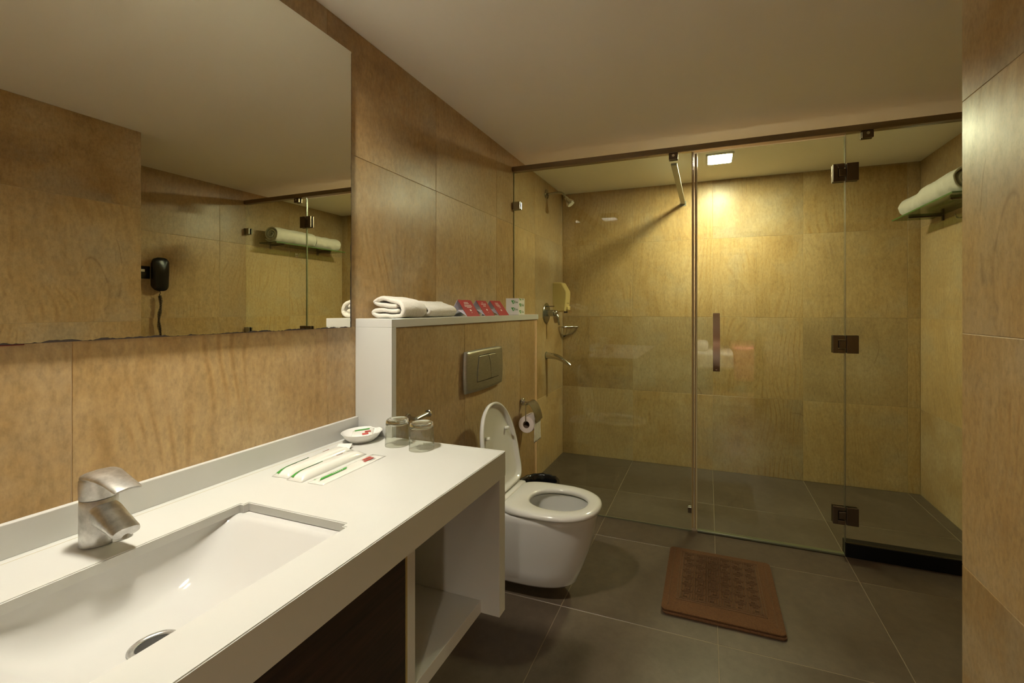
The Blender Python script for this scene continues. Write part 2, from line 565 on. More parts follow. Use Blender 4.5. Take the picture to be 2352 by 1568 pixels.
# wall behind the camera with the doorway
DX0, DX1, DZ = 1.06, 1.86, 2.06
bm = bmesh.new()
bx(bm, -0.12, DX0, YR - 0.12, YR - T + 0.0045, 0, H)
bx(bm, DX1, X2 + 0.12, YR - 0.12, YR - T + 0.0045, 0, H)
bx(bm, DX0, DX1, YR - 0.12, YR - T + 0.0045, DZ, H)
wf = struct(obj('wall_front', bm, 'grout'))
tile_grid(wf, [0, 0.42, DX0], ZR, lambda u, v: (u, YR - T, v), (0, 0, PI))
tile_grid(wf, [DX0, DX1], [DZ, H], lambda u, v: (u, YR - T, v), (0, 0, PI))
tile_grid(wf, [DX1, X1], ZR, lambda u, v: (u, YR - T, v), (0, 0, PI))
# ceiling
struct(box('ceiling', -0.12, X2 + 0.12, YR - 0.12, YB + 0.12, H, H + 0.1, 'ceiling', bev=0))
# floor
fl = struct(box('floor', -0.12, X2 + 0.12, YR - 0.12, YB + 0.12, -0.1, -T + 0.0050, 'floor_grout', bev=0))
yf = [YR] + [1.790 + k * 0.6357 for k in range(-4, 3) if 1.790 + k * 0.6357 > YR + 0.02] + [YB]
yf = [y for y in yf if not (YB - 0.05 < y < YB)]
tile_grid(fl, XJ, yf, lambda u, v: (u, v, -T), (-PI / 2, 0, 0), 'floor', gap=0.0026)

# ================================================================== cistern ledge
led = empty('cistern_ledge', (0, 0, 0))
tag(led, 'low white-topped ledge clad in brown stone tiles behind the toilet', 'ledge')
LE = 2.69
TP = 0.012
box('core', 0.001, XL - TP - T, 1.29, LE - 0.002, 0.0, ZL - 0.033, 'grout', led, bev=0)
box('top_slab', 0.001, XL, 1.2655, LE + 0.005, ZL - 0.032, ZL, 'counter', led, bev=0.0015)
box('end_panel', 0.001, XL, 1.2655, 1.2900, 0.0, ZL - 0.032, 'counter', led, bev=0.0012)
tile_grid(led, [1.2905, 1.7780, 2.4137, LE], [0.0, 0.600, ZL - 0.0325], lambda u, v: (XL - TP - T, u, v), (0, 0, PI / 2), t=0.0085)
box('end_cap', 0.001, XL - TP, LE - 0.002, LE + 0.004, 0, ZL - 0.033, 'stone', led, bev=0)

# ================================================================== shower screen
ENDY = 0.010   # glass thickness
def glass_poly(name, pts, label, parent=None):
    bm = bmesh.new()
    prism(bm, pts, 'y', YG - ENDY / 2, YG + ENDY / 2)
    return obj(name, bm, 'glass', parent)

RZ = 2.222
scr = empty('shower_screen', (0.6, YG, 0))
tag(scr, 'fixed green-tinted glass shower screen with dark bronze rail across the room', 'shower screen')
g = glass_poly('fixed_pane', [(XL + 0.006 - 0.6, 0.004), (1.150 - 0.6, 0.004), (1.150 - 0.6, RZ), (0.004 - 0.6, RZ), (0.004 - 0.6, ZL + 0.004), (XL + 0.006 - 0.6, ZL + 0.004)], None)
g.data.transform(Matrix.Translation((0, -YG, 0)))
g.parent = scr
door = empty('shower_door', (1.5, YG, 0))
tag(door, 'hinged glass shower door with a curved bronze handle', 'shower door')
g = glass_poly('pane', [(1.182 - 1.5, 0.014), (1.9165 - 1.5, 0.014), (1.9165 - 1.5, RZ - 0.012), (1.182 - 1.5, RZ - 0.012)], None)
g.data.transform(Matrix.Translation((0, -YG, 0))); g.parent = door
rp = empty('right_panel', (2.3, YG, 0))
g = glass_poly('fixed_pane', [(1.9225 - 2.3, 0.0735), (X2 - 0.004 - 2.3, 0.0735), (X2 - 0.004 - 2.3, RZ), (1.9225 - 2.3, RZ)], None)
g.data.transform(Matrix.Translation((0, -YG, 0))); g.parent = rp
# ground edges of the sheets (pale lines where the sheets meet)
def part_box(name, x0, x1, y0, y1, z0, z1, mat, parent, bev=0.0):
    L = parent.location
    return box(name, x0 - L.x, x1 - L.x, y0 - L.y, y1 - L.y, z0 - L.z, z1 - L.z, mat, parent, bev)
part_box('ground_edge', 1.9165, 1.9175, YG - ENDY / 2, YG + ENDY / 2, 0.014, RZ - 0.012, 'glass_edge', door)
part_box('ground_edge', 1.9215, 1.9225, YG - ENDY / 2, YG + ENDY / 2, 0.0735, RZ, 'glass_edge', rp)
part_box('ground_edge', 0.0025, 0.004, YG - ENDY / 2, YG + ENDY / 2, ZL + 0.004, RZ, 'glass_edge', scr)
# vinyl seals
part_box('seal_strip', 1.1505, 1.158, YG - 0.011, YG + 0.011, 0.02, RZ - 0.002, 'seal', scr, 0.002)
part_box('seal_strip', 1.1585, 1.1635, YG - 0.006, YG + 0.006, 0.02, RZ - 0.002, 'seal_clear', scr, 0.002)
part_box('seal_strip', 1.168, 1.1735, YG - 0.009, YG + 0.009, 0.02, RZ - 0.014, 'seal', door, 0.002)
part_box('seal_strip', 1.1740, 1.1815, YG - 0.012, YG + 0.012, 0.014, RZ - 0.014, 'seal_clear', door, 0.002)
part_box('silicone_bead', XL + 0.006, 1.150, YG - 0.010, YG - ENDY / 2, 0.0005, 0.007, 'glass_edge', scr, 0.0)
part_box('drip_strip', 1.182, 1.9165, YG - 0.012, YG + 0.012, 0.003, 0.0135, 'glass_edge', door, 0.002)
# rail
part_box('rail', 0.002, X2 - 0.002, YG - 0.026, YG + 0.018, RZ + 0.001, 2.2565, 'bronze', scr, 0.003)
# wall clamps (two of the left panel visible, two of the right panel in the mirror)
def wall_clamp(x_wall, sgn, z, parent):
    L = parent.location
    bm = bmesh.new()
    xa, xb = sorted((x_wall + sgn * 0.0015, x_wall + sgn * 0.056))
    bx(bm, xa - L.x, xb - L.x, -0.019, -0.0055, z - 0.027, z + 0.027, 0.004)
    bx(bm, xa - L.x, xb - L.x, 0.0055, 0.017, z - 0.027, z + 0.027, 0.004)
    bx(bm, min(x_wall + sgn * 0.0015, x_wall + sgn * 0.008) - L.x, max(x_wall + sgn * 0.0015, x_wall + sgn * 0.008) - L.x, -0.021, 0.019, z - 0.028, z + 0.028, 0.002)
    return obj('wall_clamp', bm, 'chrome_dark', parent)
wall_clamp(0.0, 1, 1.995, scr)
wall_clamp(X2, -1, 1.985, rp)
wall_clamp(X2, -1, 1.115, rp)
# rail clamps with screw
def rail_clamp(x, parent):
    L = parent.location
    bm = bmesh.new()
    bx(bm, x - 0.026 - L.x, x + 0.026 - L.x, -0.020, -0.0055, 2.186, RZ, 0.003)
    bx(bm, x - 0.026 - L.x, x + 0.026 - L.x, 0.0055, 0.018, 2.186, RZ, 0.003)
    o = obj('rail_clamp', bm, 'hinge', parent)
    bm = bmesh.new()
    cyl(bm, (x - L.x, -0.0185, 2.208), (x - L.x, -0.0225, 2.208), 0.0075, n=16)
    obj('screw', bm, 'chrome', o)
rail_clamp(2.017, rp)
rail_clamp(1.047, scr)
# stabiliser bar to the back wall
bm = bmesh.new()
bx(bm, 1.030, 1.066, YG + 0.020, YB - 0.004, 2.163, 2.176, 0.002)
bx(bm, 1.024, 1.072, YB - 0.0045, YB - 0.0005, 2.150, 2.190, 0.001)
sb = obj('stabiliser_bar', bm, 'dull_steel', scr)
sb.location = -scr.location
# the right-hand sheet belongs to the same fixed screen
for ch in list(rp.children):
    ch.parent = scr
    ch.location = ch.location + rp.location - scr.location
bpy.data.objects.remove(rp)
# hinges between the door and the right panel
def hinge(z):
    L = door.location
    bm = bmesh.new()
    for sx in (-1, 1):
        for ya, yb in ((-0.019, -0.0055), (0.0055, 0.019)):
            xa, xb = sorted((sx * 0.003, sx * 0.0585))
            if sx < 0:   # notched leaf
                bx(bm, xa, -0.034, ya, yb, -0.047, 0.047, 0.003)
                bx(bm, -0.036, xb, ya, yb, 0.024, 0.047, 0.003)
                bx(bm, -0.036, xb, ya, yb, -0.047, -0.024, 0.003)
            else:
                bx(bm, xa, xb, ya, yb, -0.047, 0.047, 0.003)
    h = obj('hinge', bm, 'hinge', door, loc=(1.9195 - L.x, 0, z))
    bm = bmesh.new()
    bx(bm, -0.0315, 0.003, -0.0175, -0.0055, -0.021, 0.021, 0.004)
    bx(bm, -0.0315, 0.003, 0.0055, 0.0175, -0.021, 0.021, 0.004)
    obj('knuckle', bm, 'hinge', h)
for z in (2.018, 1.115, 0.215):
    hinge(z)
# door handle (bowed flat bar, both sides)
HX, HZ0, HZ1 = 1.2855, 0.943, 1.277
for sgn, nm in ((-1, 'handle'), (1, 'inner_handle')):
    prof = []
    for k in range(17):
        t = k / 16
        z = HZ0 + (HZ1 - HZ0) * t
        d = 0.018 + 0.040 * math.sin(PI * t) ** 0.8
        prof.append((d, z))
    bm = bmesh.new()
    outer = [(YG + sgn * d, z) for d, z in prof]
    inner = [(YG + sgn * (d - 0.006), z) for d, z in reversed(prof)]
    prism(bm, outer + inner, 'x', HX - 0.0185, HX + 0.0185)
    for z in (HZ0 + 0.018, HZ1 - 0.018):
        cyl(bm, (HX, YG + sgn * 0.0055, z), (HX, YG + sgn * 0.024, z), 0.009, n=14)
    o = obj('handle', bm, 'handle', door)
    o.location = -door.location
    smooth_angle(o, 0.7)
# small chrome door stop at the foot of the door edge
bm = bmesh.new()
bx(bm, 1.128 - 0.6, 1.150 - 0.6, -0.012, -0.0055, 0.105, 0.140, 0.002)
bx(bm, 1.128 - 0.6, 1.150 - 0.6, 0.0055, 0.012, 0.105, 0.140, 0.002)
obj('stop_clip', bm, 'chrome_dark', scr)
# black curb
cb = struct(box('trim_1', 1.9210, X2 - 0.001, YG - 0.012, YG + 0.05, 0.0, 0.0725, 'black_stone', bev=0.002))

# ================================================================== ceiling lamps
def square_lamp(name, x0, x1, y0, y1, mat, label, drop=0.012, lens=None):
    """square surface fitting: a frame of depth drop, the diffuser sits lens below the ceiling"""
    lens = drop * 0.9 if lens is None else lens
    e = empty(name, ((x0 + x1) / 2, (y0 + y1) / 2, H))
    a, b = (x1 - x0) / 2, (y1 - y0) / 2
    def rr(ax, by, r, z, n=4):
        pts = []
        for cx_, cy_, s in ((ax - r, by - r, 0), (-ax + r, by - r, 1), (-ax + r, -by + r, 2), (ax - r, -by + r, 3)):
            for k in range(n + 1):
                t = PI / 2 * (s + k / n)
                pts.append((cx_ + r * math.cos(t), cy_ + r * math.sin(t), z))
        return pts
    bm = bmesh.new()
    o1, o2 = rr(a + 0.014, b + 0.014, 0.02, -0.0005), rr(a + 0.012, b + 0.012, 0.02, -drop)
    i2, i1 = rr(a + 0.001, b + 0.001, 0.015, -drop), rr(a + 0.001, b + 0.001, 0.015, -0.0005)
    R = [ring_verts(bm, r) for r in (o1, o2, i2, i1)]
    n = len(o1)
    for q in range(4):
        A, B = R[q], R[(q + 1) % 4]
        for k in range(n):
            j = (k + 1) % n
            bm.faces.new((A[k], A[j], B[j], B[k]))
    obj('frame', bm, 'white_plastic' if drop < 0.03 else 'baffle', e)
    bm = bmesh.new()
    bx(bm, -a, a, -b, b, -lens, -0.001)
    obj('diffuser', bm, mat, e)
    return tag(e, label, 'ceiling light', 'square ceiling lights')
square_lamp('ceiling_light', 1.240, 1.392, 3.075, 3.262, 'lamp_s', 'glowing square ceiling light inside the shower')
square_lamp('ceiling_light', 0.150, 0.300, 0.560, 0.720, 'lamp_v', 'square ceiling light above the wash basin by the mirror', 0.050, 0.012)

square_lamp('ceiling_light', 1.20, 1.35, -0.62, -0.46, 'fill_e', 'added square fill light on the ceiling by the entrance doorway, out of view', 0.075, 0.015)  # added fill lamp behind the camera, lifts the light on floor and walls

# ================================================================== mirror
mir = empty('wall_mirror', (0.0, 1.2353, 0))
tag(mir, 'large frameless wall mirror with blackened edges above the vanity', 'mirror')
MY0, MZ0, MZ1 = -0.28 - 1.2353, 1.2335, 2.2398
def mx_at(y):            # the sheet stands a little farther off the wall at its right end
    return 0.0118 + 0.0035 * y
bm = bmesh.new()
prism(bm, [(0.0008, MY0), (mx_at(MY0) - 0.003, MY0), (mx_at(0) - 0.003, 0.0), (0.0008, 0.0)], 'z', MZ0, MZ1)
obj('backing', bm, 'mirror_back', mir)
bm = bmesh.new()
prism(bm, [(mx_at(MY0) - 0.003, MY0), (mx_at(MY0), MY0), (mx_at(0), 0.0), (mx_at(0) - 0.003, 0.0)], 'z', MZ0, MZ1)
obj('silvered_glass', bm, 'mirror', mir)
# blackened silvering: ragged strip along the foot and the right side
rng = random.Random(3)
bm = bmesh.new()
prev = None
h = 0.004
for k in range(int(-MY0 / 0.004) + 1):
    y = MY0 + k * 0.004
    h = min(0.0050, max(0.0008, h + rng.uniform(-0.0020, 0.0019)))
    X = mx_at(y)
    a = bm.verts.new((X + 0.0003, y, MZ0)); b_ = bm.verts.new((X + 0.0003, y, MZ0 + h))
    a2 = bm.verts.new((X - 0.0005, y, MZ0)); b2 = bm.verts.new((X - 0.0005, y, MZ0 + h))
    if prev:
        bm.faces.new((prev[0], a, b_, prev[1])); bm.faces.new((prev[1], b_, b2, prev[2])); bm.faces.new((prev[0], prev[3], a2, a))
    prev = (a, b_, b2, a2)
prev = None; h = 0.006
for k in range(120):
    z = MZ0 + k * 0.0084
    h = min(0.0055, max(0.0010, h + rng.uniform(-0.0013, 0.0012)))
    if z > MZ0 + 0.3: h = max(0.0010, h - 0.0004)
    a = bm.verts.new((mx_at(0) + 0.0003, 0.0, z)); b_ = bm.verts.new((mx_at(-h) + 0.0003, -h, z))
    if prev: bm.faces.new((prev[0], a, b_, prev[1]))
    prev = (a, b_)
obj('worn_edge', bm, 'mirror_worn', mir)
box('red_edge', 0.0008, mx_at(-1.2), MY0, -0.80, MZ0 - 0.0022, MZ0 - 0.0003, 'mirror_red', mir, bev=0)

# ================================================================== vanity
VY0, VY1 = -0.28, 1.2735
BX0, BX1, BY0, BY1 = 0.191, 0.5145, 0.243, 0.7265     # basin cut-out
ct = empty('vanity_countertop', (0, 0, 0))
tag(ct, 'thick white solid-surface countertop with a low backsplash under the mirror', 'countertop')
bm = bmesh.new()
TH = 0.020
xs = [0.001, BX0, BX1, 0.616]
ysx = [VY0, BY0, BY1, 1.2645]
V = {}
for zi, z in enumerate((ZC - TH, ZC)):
    for i, x in enumerate(xs):
        for j, y in enumerate(ysx):
            V[i, j, zi] = bm.verts.new((x, y, z))
for i in range(3):
    for j in range(3):
        if (i, j) == (1, 1): continue
        bm.faces.new([V[i, j, 1], V[i + 1, j, 1], V[i + 1, j + 1, 1], V[i, j + 1, 1]])
        bm.faces.new([V[i, j, 0], V[i, j + 1, 0], V[i + 1, j + 1, 0], V[i + 1, j, 0]])
for (a, b_) in (((1, 1), (2, 1)), ((2, 1), (2, 2)), ((2, 2), (1, 2)), ((1, 2), (1, 1)),
                ((0, 0), (1, 0)), ((1, 0), (2, 0)), ((2, 0), (3, 0)), ((3, 0), (3, 1)), ((3, 1), (3, 2)), ((3, 2), (3, 3)),
                ((3, 3), (2, 3)), ((2, 3), (1, 3)), ((1, 3), (0, 3)), ((0, 3), (0, 2)), ((0, 2), (0, 1)), ((0, 1), (0, 0))):
    bm.faces.new([V[a[0], a[1], 0], V[b_[0], b_[1], 0], V[b_[0], b_[1], 1], V[a[0], a[1], 1]])
bmesh.ops.recalc_face_normals(bm, faces=bm.faces)
# rounded corners of the cut-out and soft arris
ve = [e for e in bm.edges if abs(e.verts[0].co.z - e.verts[1].co.z) > 0.01 and all(abs(v.co.x - X) < 1e-5 or True for v in e.verts for X in (0,))
      and any(abs(e.verts[0].co.x - X) < 1e-5 for X in (BX0, BX1)) and any(abs(e.verts[0].co.y - Y) < 1e-5 for Y in (BY0, BY1))]
bmesh.ops.bevel(bm, geom=ve, offset=0.012, segments=4, affect='EDGES')
te = [e for e in bm.edges if all(abs(v.co.z - ZC) < 1e-5 for v in e.verts) and e.is_manifold and e.calc_face_angle(0) > 0.8]
bmesh.ops.bevel(bm, geom=te, offset=0.002, segments=3, affect='EDGES')
o = obj('slab', bm, 'counter', ct)
box('slab_end', XL + 0.002, 0.616, 1.2645, VY1, ZC - TH, ZC, 'counter', ct, bev=0.0012)
box('apron', 0.590, 0.616, VY0, VY1, 0.757, ZC - TH, 'counter', ct, bev=0)
box('backsplash', 0.0008, 0.0155, VY0, 1.2645, ZC, 0.9015, 'counter', ct, bev=0.0015)
box('joint_line', 0.034, 0.0352, VY0, 1.2, ZC - 0.001, ZC + 0.00015, 'counter_edge', ct, bev=0)

vc = empty('vanity_cabinet', (0, 0, 0))
tag(vc, 'floating white vanity cabinet with an open niche and dark wood doors', 'cabinet')
ZBOT = 0.3185
box('side_panel', XL + 0.004, 0.615, 1.2337, VY1, ZBOT, 0.7565, 'counter', vc, bev=0.0015)
box('side_panel', 0.002, 0.615, VY0, VY0 + 0.04, ZBOT, 0.7565, 'counter', vc, bev=0.0015)
box('divider', 0.004, 0.548, 0.8720, 0.9010, ZBOT, 0.800, 'counter', vc, bev=0.001)
box('divider_edge', 0.03, 0.5475, 0.8665, 0.8719, ZBOT, 0.800, 'counter_edge', vc, bev=0.0)
box('niche_shelf', 0.004, 0.548, 0.9015, 1.2335, ZBOT, 0.3592, 'counter', vc, bev=0.001)
box('niche_back', XL + 0.004, XL + 0.02, 0.9015, 1.2335, 0.3595, 0.800, 'counter', vc, bev=0)
box('bottom_panel', 0.004, 0.520, VY0 + 0.041, 0.866, ZBOT, ZBOT + 0.02, 'wood', vc, bev=0)
for k in range(2):
    w = (0.866 - (VY0 + 0.041)) / 2
    y0 = VY0 + 0.041 + k * w
    d = box('door', 0.524, 0.5475, y0 + 0.0015, y0 + w - 0.0015, ZBOT, 0.800, 'wood', vc, bev=0.0015)

# basin
bs = empty('wash_basin', (0, 0, 0))
tag(bs, 'rectangular white undermount wash basin sunk into the countertop', 'basin')
YCB = 0.485
TOPB = ZC - TH - 0.0005
def basin_z(x, y, off=0.0):
    hx = (BX1 - BX0) / 2 + 0.006
    hy = (BY1 - BY0) / 2 + 0.006
    s = (x - (BX0 + BX1) / 2) / hx
    d = abs(y - YCB)
    k = 0.022
    rampv = 0.93 * k * math.log1p(math.exp((d - 0.112) / k))
    zb = 0.7125 + rampv + 0.004 * min(1.0, abs(s))
    zb = min(zb, TOPB - 0.001)
    dep = (TOPB - zb) * max(0.0, 1 - abs(s) ** 7) ** 0.5
    return TOPB - dep + off
bm = bmesh.new()
nx, ny = 34, 48
def smap(t):   # denser at the ends
    return 0.5 - 0.5 * math.cos(PI * t)
G = [[None] * (ny + 1) for _ in range(nx + 1)]
G2 = [[None] * (ny + 1) for _ in range(nx + 1)]
for i in range(nx + 1):
    x = BX0 - 0.006 + (BX1 - BX0 + 0.012) * smap(i / nx)
    for j in range(ny + 1):
        y = BY0 - 0.006 + (BY1 - BY0 + 0.012) * smap(j / ny)
        z = basin_z(x, y)
        G[i][j] = bm.verts.new((x, y, z)); G2[i][j] = bm.verts.new((x, y, z - 0.012))
for i in range(nx):
    for j in range(ny):
        bm.faces.new((G[i][j], G[i + 1][j], G[i + 1][j + 1], G[i][j + 1]))
        bm.faces.new((G2[i][j], G2[i][j + 1], G2[i + 1][j + 1], G2[i + 1][j]))
for i in range(nx):
    for j in (0, ny):
        bm.faces.new((G[i][j], G[i + 1][j], G2[i + 1][j], G2[i][j]))
for j in range(ny):
    for i in (0, nx):
        bm.faces.new((G[i][j], G[i][j + 1], G2[i][j + 1], G2[i][j]))
o = obj('bowl', bm, 'ceramic', bs); smooth_angle(o, 1.0)
DXY = (0.330, 0.472)
dz = 0.7140
bm = bmesh.new()
lathe_closed(bm, [(0.0345, 0.0005), (0.0345, 0.0035), (0.031, 0.0050), (0.025, 0.0035), (0.024, 0.0005)], (DXY[0], DXY[1], dz), 40)
o = obj('drain_ring', bm, 'chrome_worn', bs, smooth=True)
bm = bmesh.new()
lathe(bm, [(0.0245, 0.0002), (0.0245, 0.0010)], (DXY[0], DXY[1], dz), 32)
obj('drain_hole', bm, 'rubber', bs)

# faucet
fc = empty('basin_faucet', (0.100, 0.502, ZC))
tag(fc, 'stubby worn chrome mixer tap standing behind the wash basin', 'faucet')
bm = bmesh.new()
lathe(bm, [(0.0265, 0.0005), (0.0283, 0.002), (0.0283, 0.006), (0.0280, 0.088), (0.0270, 0.0905)], (0, 0, 0), 40)
o = obj('body', bm, 'chrome_worn', fc); smooth_angle(o, 0.6)
bm = bmesh.new()
rings = []
for z, r, sl in ((0.0915, 0.0272, 0.0), (0.093, 0.0284, 0.0), (0.117, 0.0288, 0.0), (0.1285, 0.0284, 0.16), (0.1315, 0.0250, 0.16)):
    rings.append([(r * math.cos(2 * PI * k / 40), r * math.sin(2 * PI * k / 40), z + sl * r * math.cos(2 * PI * k / 40) * 0.35) for k in range(40)])
loft(bm, rings)
o = obj('cap', bm, 'chrome_worn', fc); smooth_angle(o, 0.5)
# lever: broad plate from the cap top, drooping to the front and widening out of the cap
bm = bmesh.new()
rings = []
for x, w, z, th in ((-0.026, 0.010, 0.1290, 0.006), (-0.018, 0.0225, 0.1335, 0.009), (0.000, 0.0290, 0.1395, 0.012), (0.022, 0.0265, 0.1405, 0.0120),
                    (0.045, 0.0235, 0.1375, 0.0090), (0.070, 0.0220, 0.1320, 0.0060), (0.094, 0.0215, 0.1255, 0.0045), (0.103, 0.0205, 0.1225, 0.0030)):
    rg = []
    for k in range(20):
        t = 2 * PI * k / 20
        c, s = math.cos(t), math.sin(t)
        cw = abs(c) ** 0.45 * (1 if c >= 0 else -1)
        sh = abs(s) ** 0.6 * (1 if s >= 0 else -1)
        # edges droop a little
        rg.append((x, cw * w, z + sh * th / 2 - 0.0035 * abs(cw) ** 2))
    rings.append(rg)
loft(bm, rings)
o = obj('lever', bm, 'chrome_worn', fc); smooth_angle(o, 0.9)
# spout
bm = bmesh.new()
rings = []
for x, w, z, th in ((0.012, 0.0225, 0.064, 0.046), (0.030, 0.0235, 0.061, 0.042), (0.050, 0.0230, 0.0545, 0.034), (0.072, 0.0225, 0.0470, 0.026), (0.092, 0.0220, 0.0400, 0.021), (0.097, 0.0205, 0.0385, 0.017)):
    rg = []
    for k in range(24):
        t = 2 * PI * k / 24
        c, s = math.cos(t), math.sin(t)
        cw = abs(c) ** 0.7 * (1 if c >= 0 else -1)
        sh = abs(s) ** 0.8 * (1 if s >= 0 else -1)
        rg.append((x + 0.25 * sh * th / 2 * (x / 0.097), cw * w, z + sh * th / 2))
    rings.append(rg)
loft(bm, rings)
o = obj('spout', bm, 'chrome_worn', fc); smooth_angle(o, 0.9)
bm = bmesh.new()
ax = Vector((0.22, 0, -1)).normalized()
p = Vector((0.081, 0, 0.0345))
cyl(bm, p, p + ax * 0.012, 0.0150, 0.0145, n=28, bev=0.001)
a_o = obj('aerator', bm, 'chrome_dark', fc); smooth_angle(a_o, 0.6)
bm = bmesh.new()
cyl(bm, p + ax * 0.0121, p + ax * 0.0126, 0.0115, n=24)
obj('aerator_mesh', bm, 'rubber', a_o)
fc.rotation_euler = (0, 0, -0.03)

# ================================================================== things on the counter
def tumbler(x, y, label):
    """upside down: mouth on the counter, heavy base on top"""
    e = empty('tumbler', (x, y, ZC + 0.0008))
    bm = bmesh.new()
    lathe_closed(bm, [(0.0408, 0.0), (0.0400, 0.040), (0.0380, 0.0705), (0.0362, 0.0705), (0.0384, 0.040), (0.0394, 0.0)], (0, 0, 0), 48)
    o = obj('glass_wall', bm, 'tumbler_wall', e); smooth_angle(o, 0.7)
    bm = bmesh.new()
    lathe(bm, [(0.004, 0.0740), (0.020, 0.0738), (0.034, 0.0728), (0.0380, 0.0710), (0.0376, 0.0800), (0.0362, 0.0855), (0.0330, 0.0880), (0.027, 0.0878), (0.020, 0.0855), (0.004, 0.0852)], (0, 0, 0), 48)
    o = obj('glass_base', bm, 'tumbler', e); smooth_angle(o, 0.7)
    return tag(e, label, 'glass', 'upturned tumblers on the counter')
tumbler(0.2400, 1.2080, 'upturned clear tumbler nearer the white ledge, beside the soap dish')
tumbler(0.3455, 1.1985, 'upturned clear tumbler farther from the soap dish, nearer the counter edge')

dish = empty('soap_dish', (0.091, 1.203, ZC + 0.0005))
tag(dish, 'small round white soap dish on the counter beside the ledge', 'dish')
bm = bmesh.new()
lathe_closed(bm, [(0.0001, 0.0), (0.040, 0.0), (0.043, 0.002), (0.057, 0.016), (0.0655, 0.0300), (0.0672, 0.0325), (0.0650, 0.0325), (0.055, 0.0185), (0.042, 0.0070), (0.0001, 0.006)], (0, 0, 0), 48)
o = obj('bowl', bm, 'dish', dish); smooth_angle(o, 0.9)
# soap sachet in the dish
ss = empty('soap_sachet', (0.096, 1.201, ZC + 0.024))
tag(ss, 'white soap sachet with green band and red print lying in the dish', 'sachet')
def pillow(bm, w, l, t, n=10, seed=0, wr=0.0006, edge=0.0004):
    """flat sachet: pillowed sheet, w along x, l along y"""
    r_ = random.Random(seed)
    top, bot = [], []
    for i in range(n + 1):
        a, b_ = [], []
        for j in range(n * 2 + 1):
            u, v = i / n * 2 - 1, j / (2 * n) * 2 - 1
            hgt = t * max(0, (1 - abs(u) ** 4)) * max(0, (1 - abs(v) ** 10))
            hgt += wr * noise.noise(Vector((u * 3 + seed * 5, v * 9, seed)))
            a.append(bm.verts.new((u * w / 2, v * l / 2, max(edge, hgt + edge))))
            b_.append(bm.verts.new((u * w / 2, v * l / 2, 0.0)))
        top.append(a); bot.append(b_)
    m = 2 * n
    for i in range(n):
        for j in range(m):
            bm.faces.new((top[i][j], top[i + 1][j], top[i + 1][j + 1], top[i][j + 1]))
            bm.faces.new((bot[i][j], bot[i][j + 1], bot[i + 1][j + 1], bot[i + 1][j]))
    for i in range(n):
        for j in (0, m):
            bm.faces.new((top[i][j], top[i + 1][j], bot[i + 1][j], bot[i][j]))
    for j in range(m):
        for i in (0, n):
            bm.faces.new((top[i][j], top[i][j + 1], bot[i][j + 1], bot[i][j]))
def pz(u, v, t, edge=0.0004):
    return t * max(0, (1 - abs(u) ** 4)) * max(0, (1 - abs(v) ** 10)) + edge
def decal(parent, name, w, l, t, quads, mat, lift=0.0006, n=8):
    """print that follows the pillowed top; quads are 4 (u,v) corners each"""
    bm = bmesh.new()
    for q in quads:
        g = [[None] * (n + 1) for _ in range(n + 1)]
        for i in range(n + 1):
            for j in range(n + 1):
                s, r = i / n, j / n
                u = (q[0][0] * (1 - s) + q[1][0] * s) * (1 - r) + (q[3][0] * (1 - s) + q[2][0] * s) * r
                v = (q[0][1] * (1 - s) + q[1][1] * s) * (1 - r) + (q[3][1] * (1 - s) + q[2][1] * s) * r
                g[i][j] = bm.verts.new((u * w / 2, v * l / 2, pz(u, v, t) + lift))
        for i in range(n):
            for j in range(n):
                bm.faces.new((g[i][j], g[i + 1][j], g[i + 1][j + 1], g[i][j + 1]))
    return obj(name, bm, mat, parent)
def rect(u0, u1, v0, v1, sk=0.0):
    return [(u0, v0), (u1, v0), (u1 + 0, v1), (u0 + 0, v1)] if not sk else [(u0, v0), (u1, v0 + sk), (u1, v1 + sk), (u0, v1)]
bm = bmesh.new(); pillow(bm, 0.062, 0.072, 0.010, 8, 5, 0.0012)
obj('wrapper', bm, 'sachet', ss, smooth=True)
decal(ss, 'green_band', 0.062, 0.072, 0.010, [rect(-0.55, -0.20, -0.75, 0.62, 0.05)], 'green', 0.0012)
decal(ss, 'red_print', 0.062, 0.072, 0.010, [rect(0.10, 0.40, 0.25, 0.80, 0.05), rect(0.50, 0.78, 0.05, 0.62, 0.05)], 'redprint', 0.0012)
ss.rotation_euler = (0.10, 0.22, -0.95)

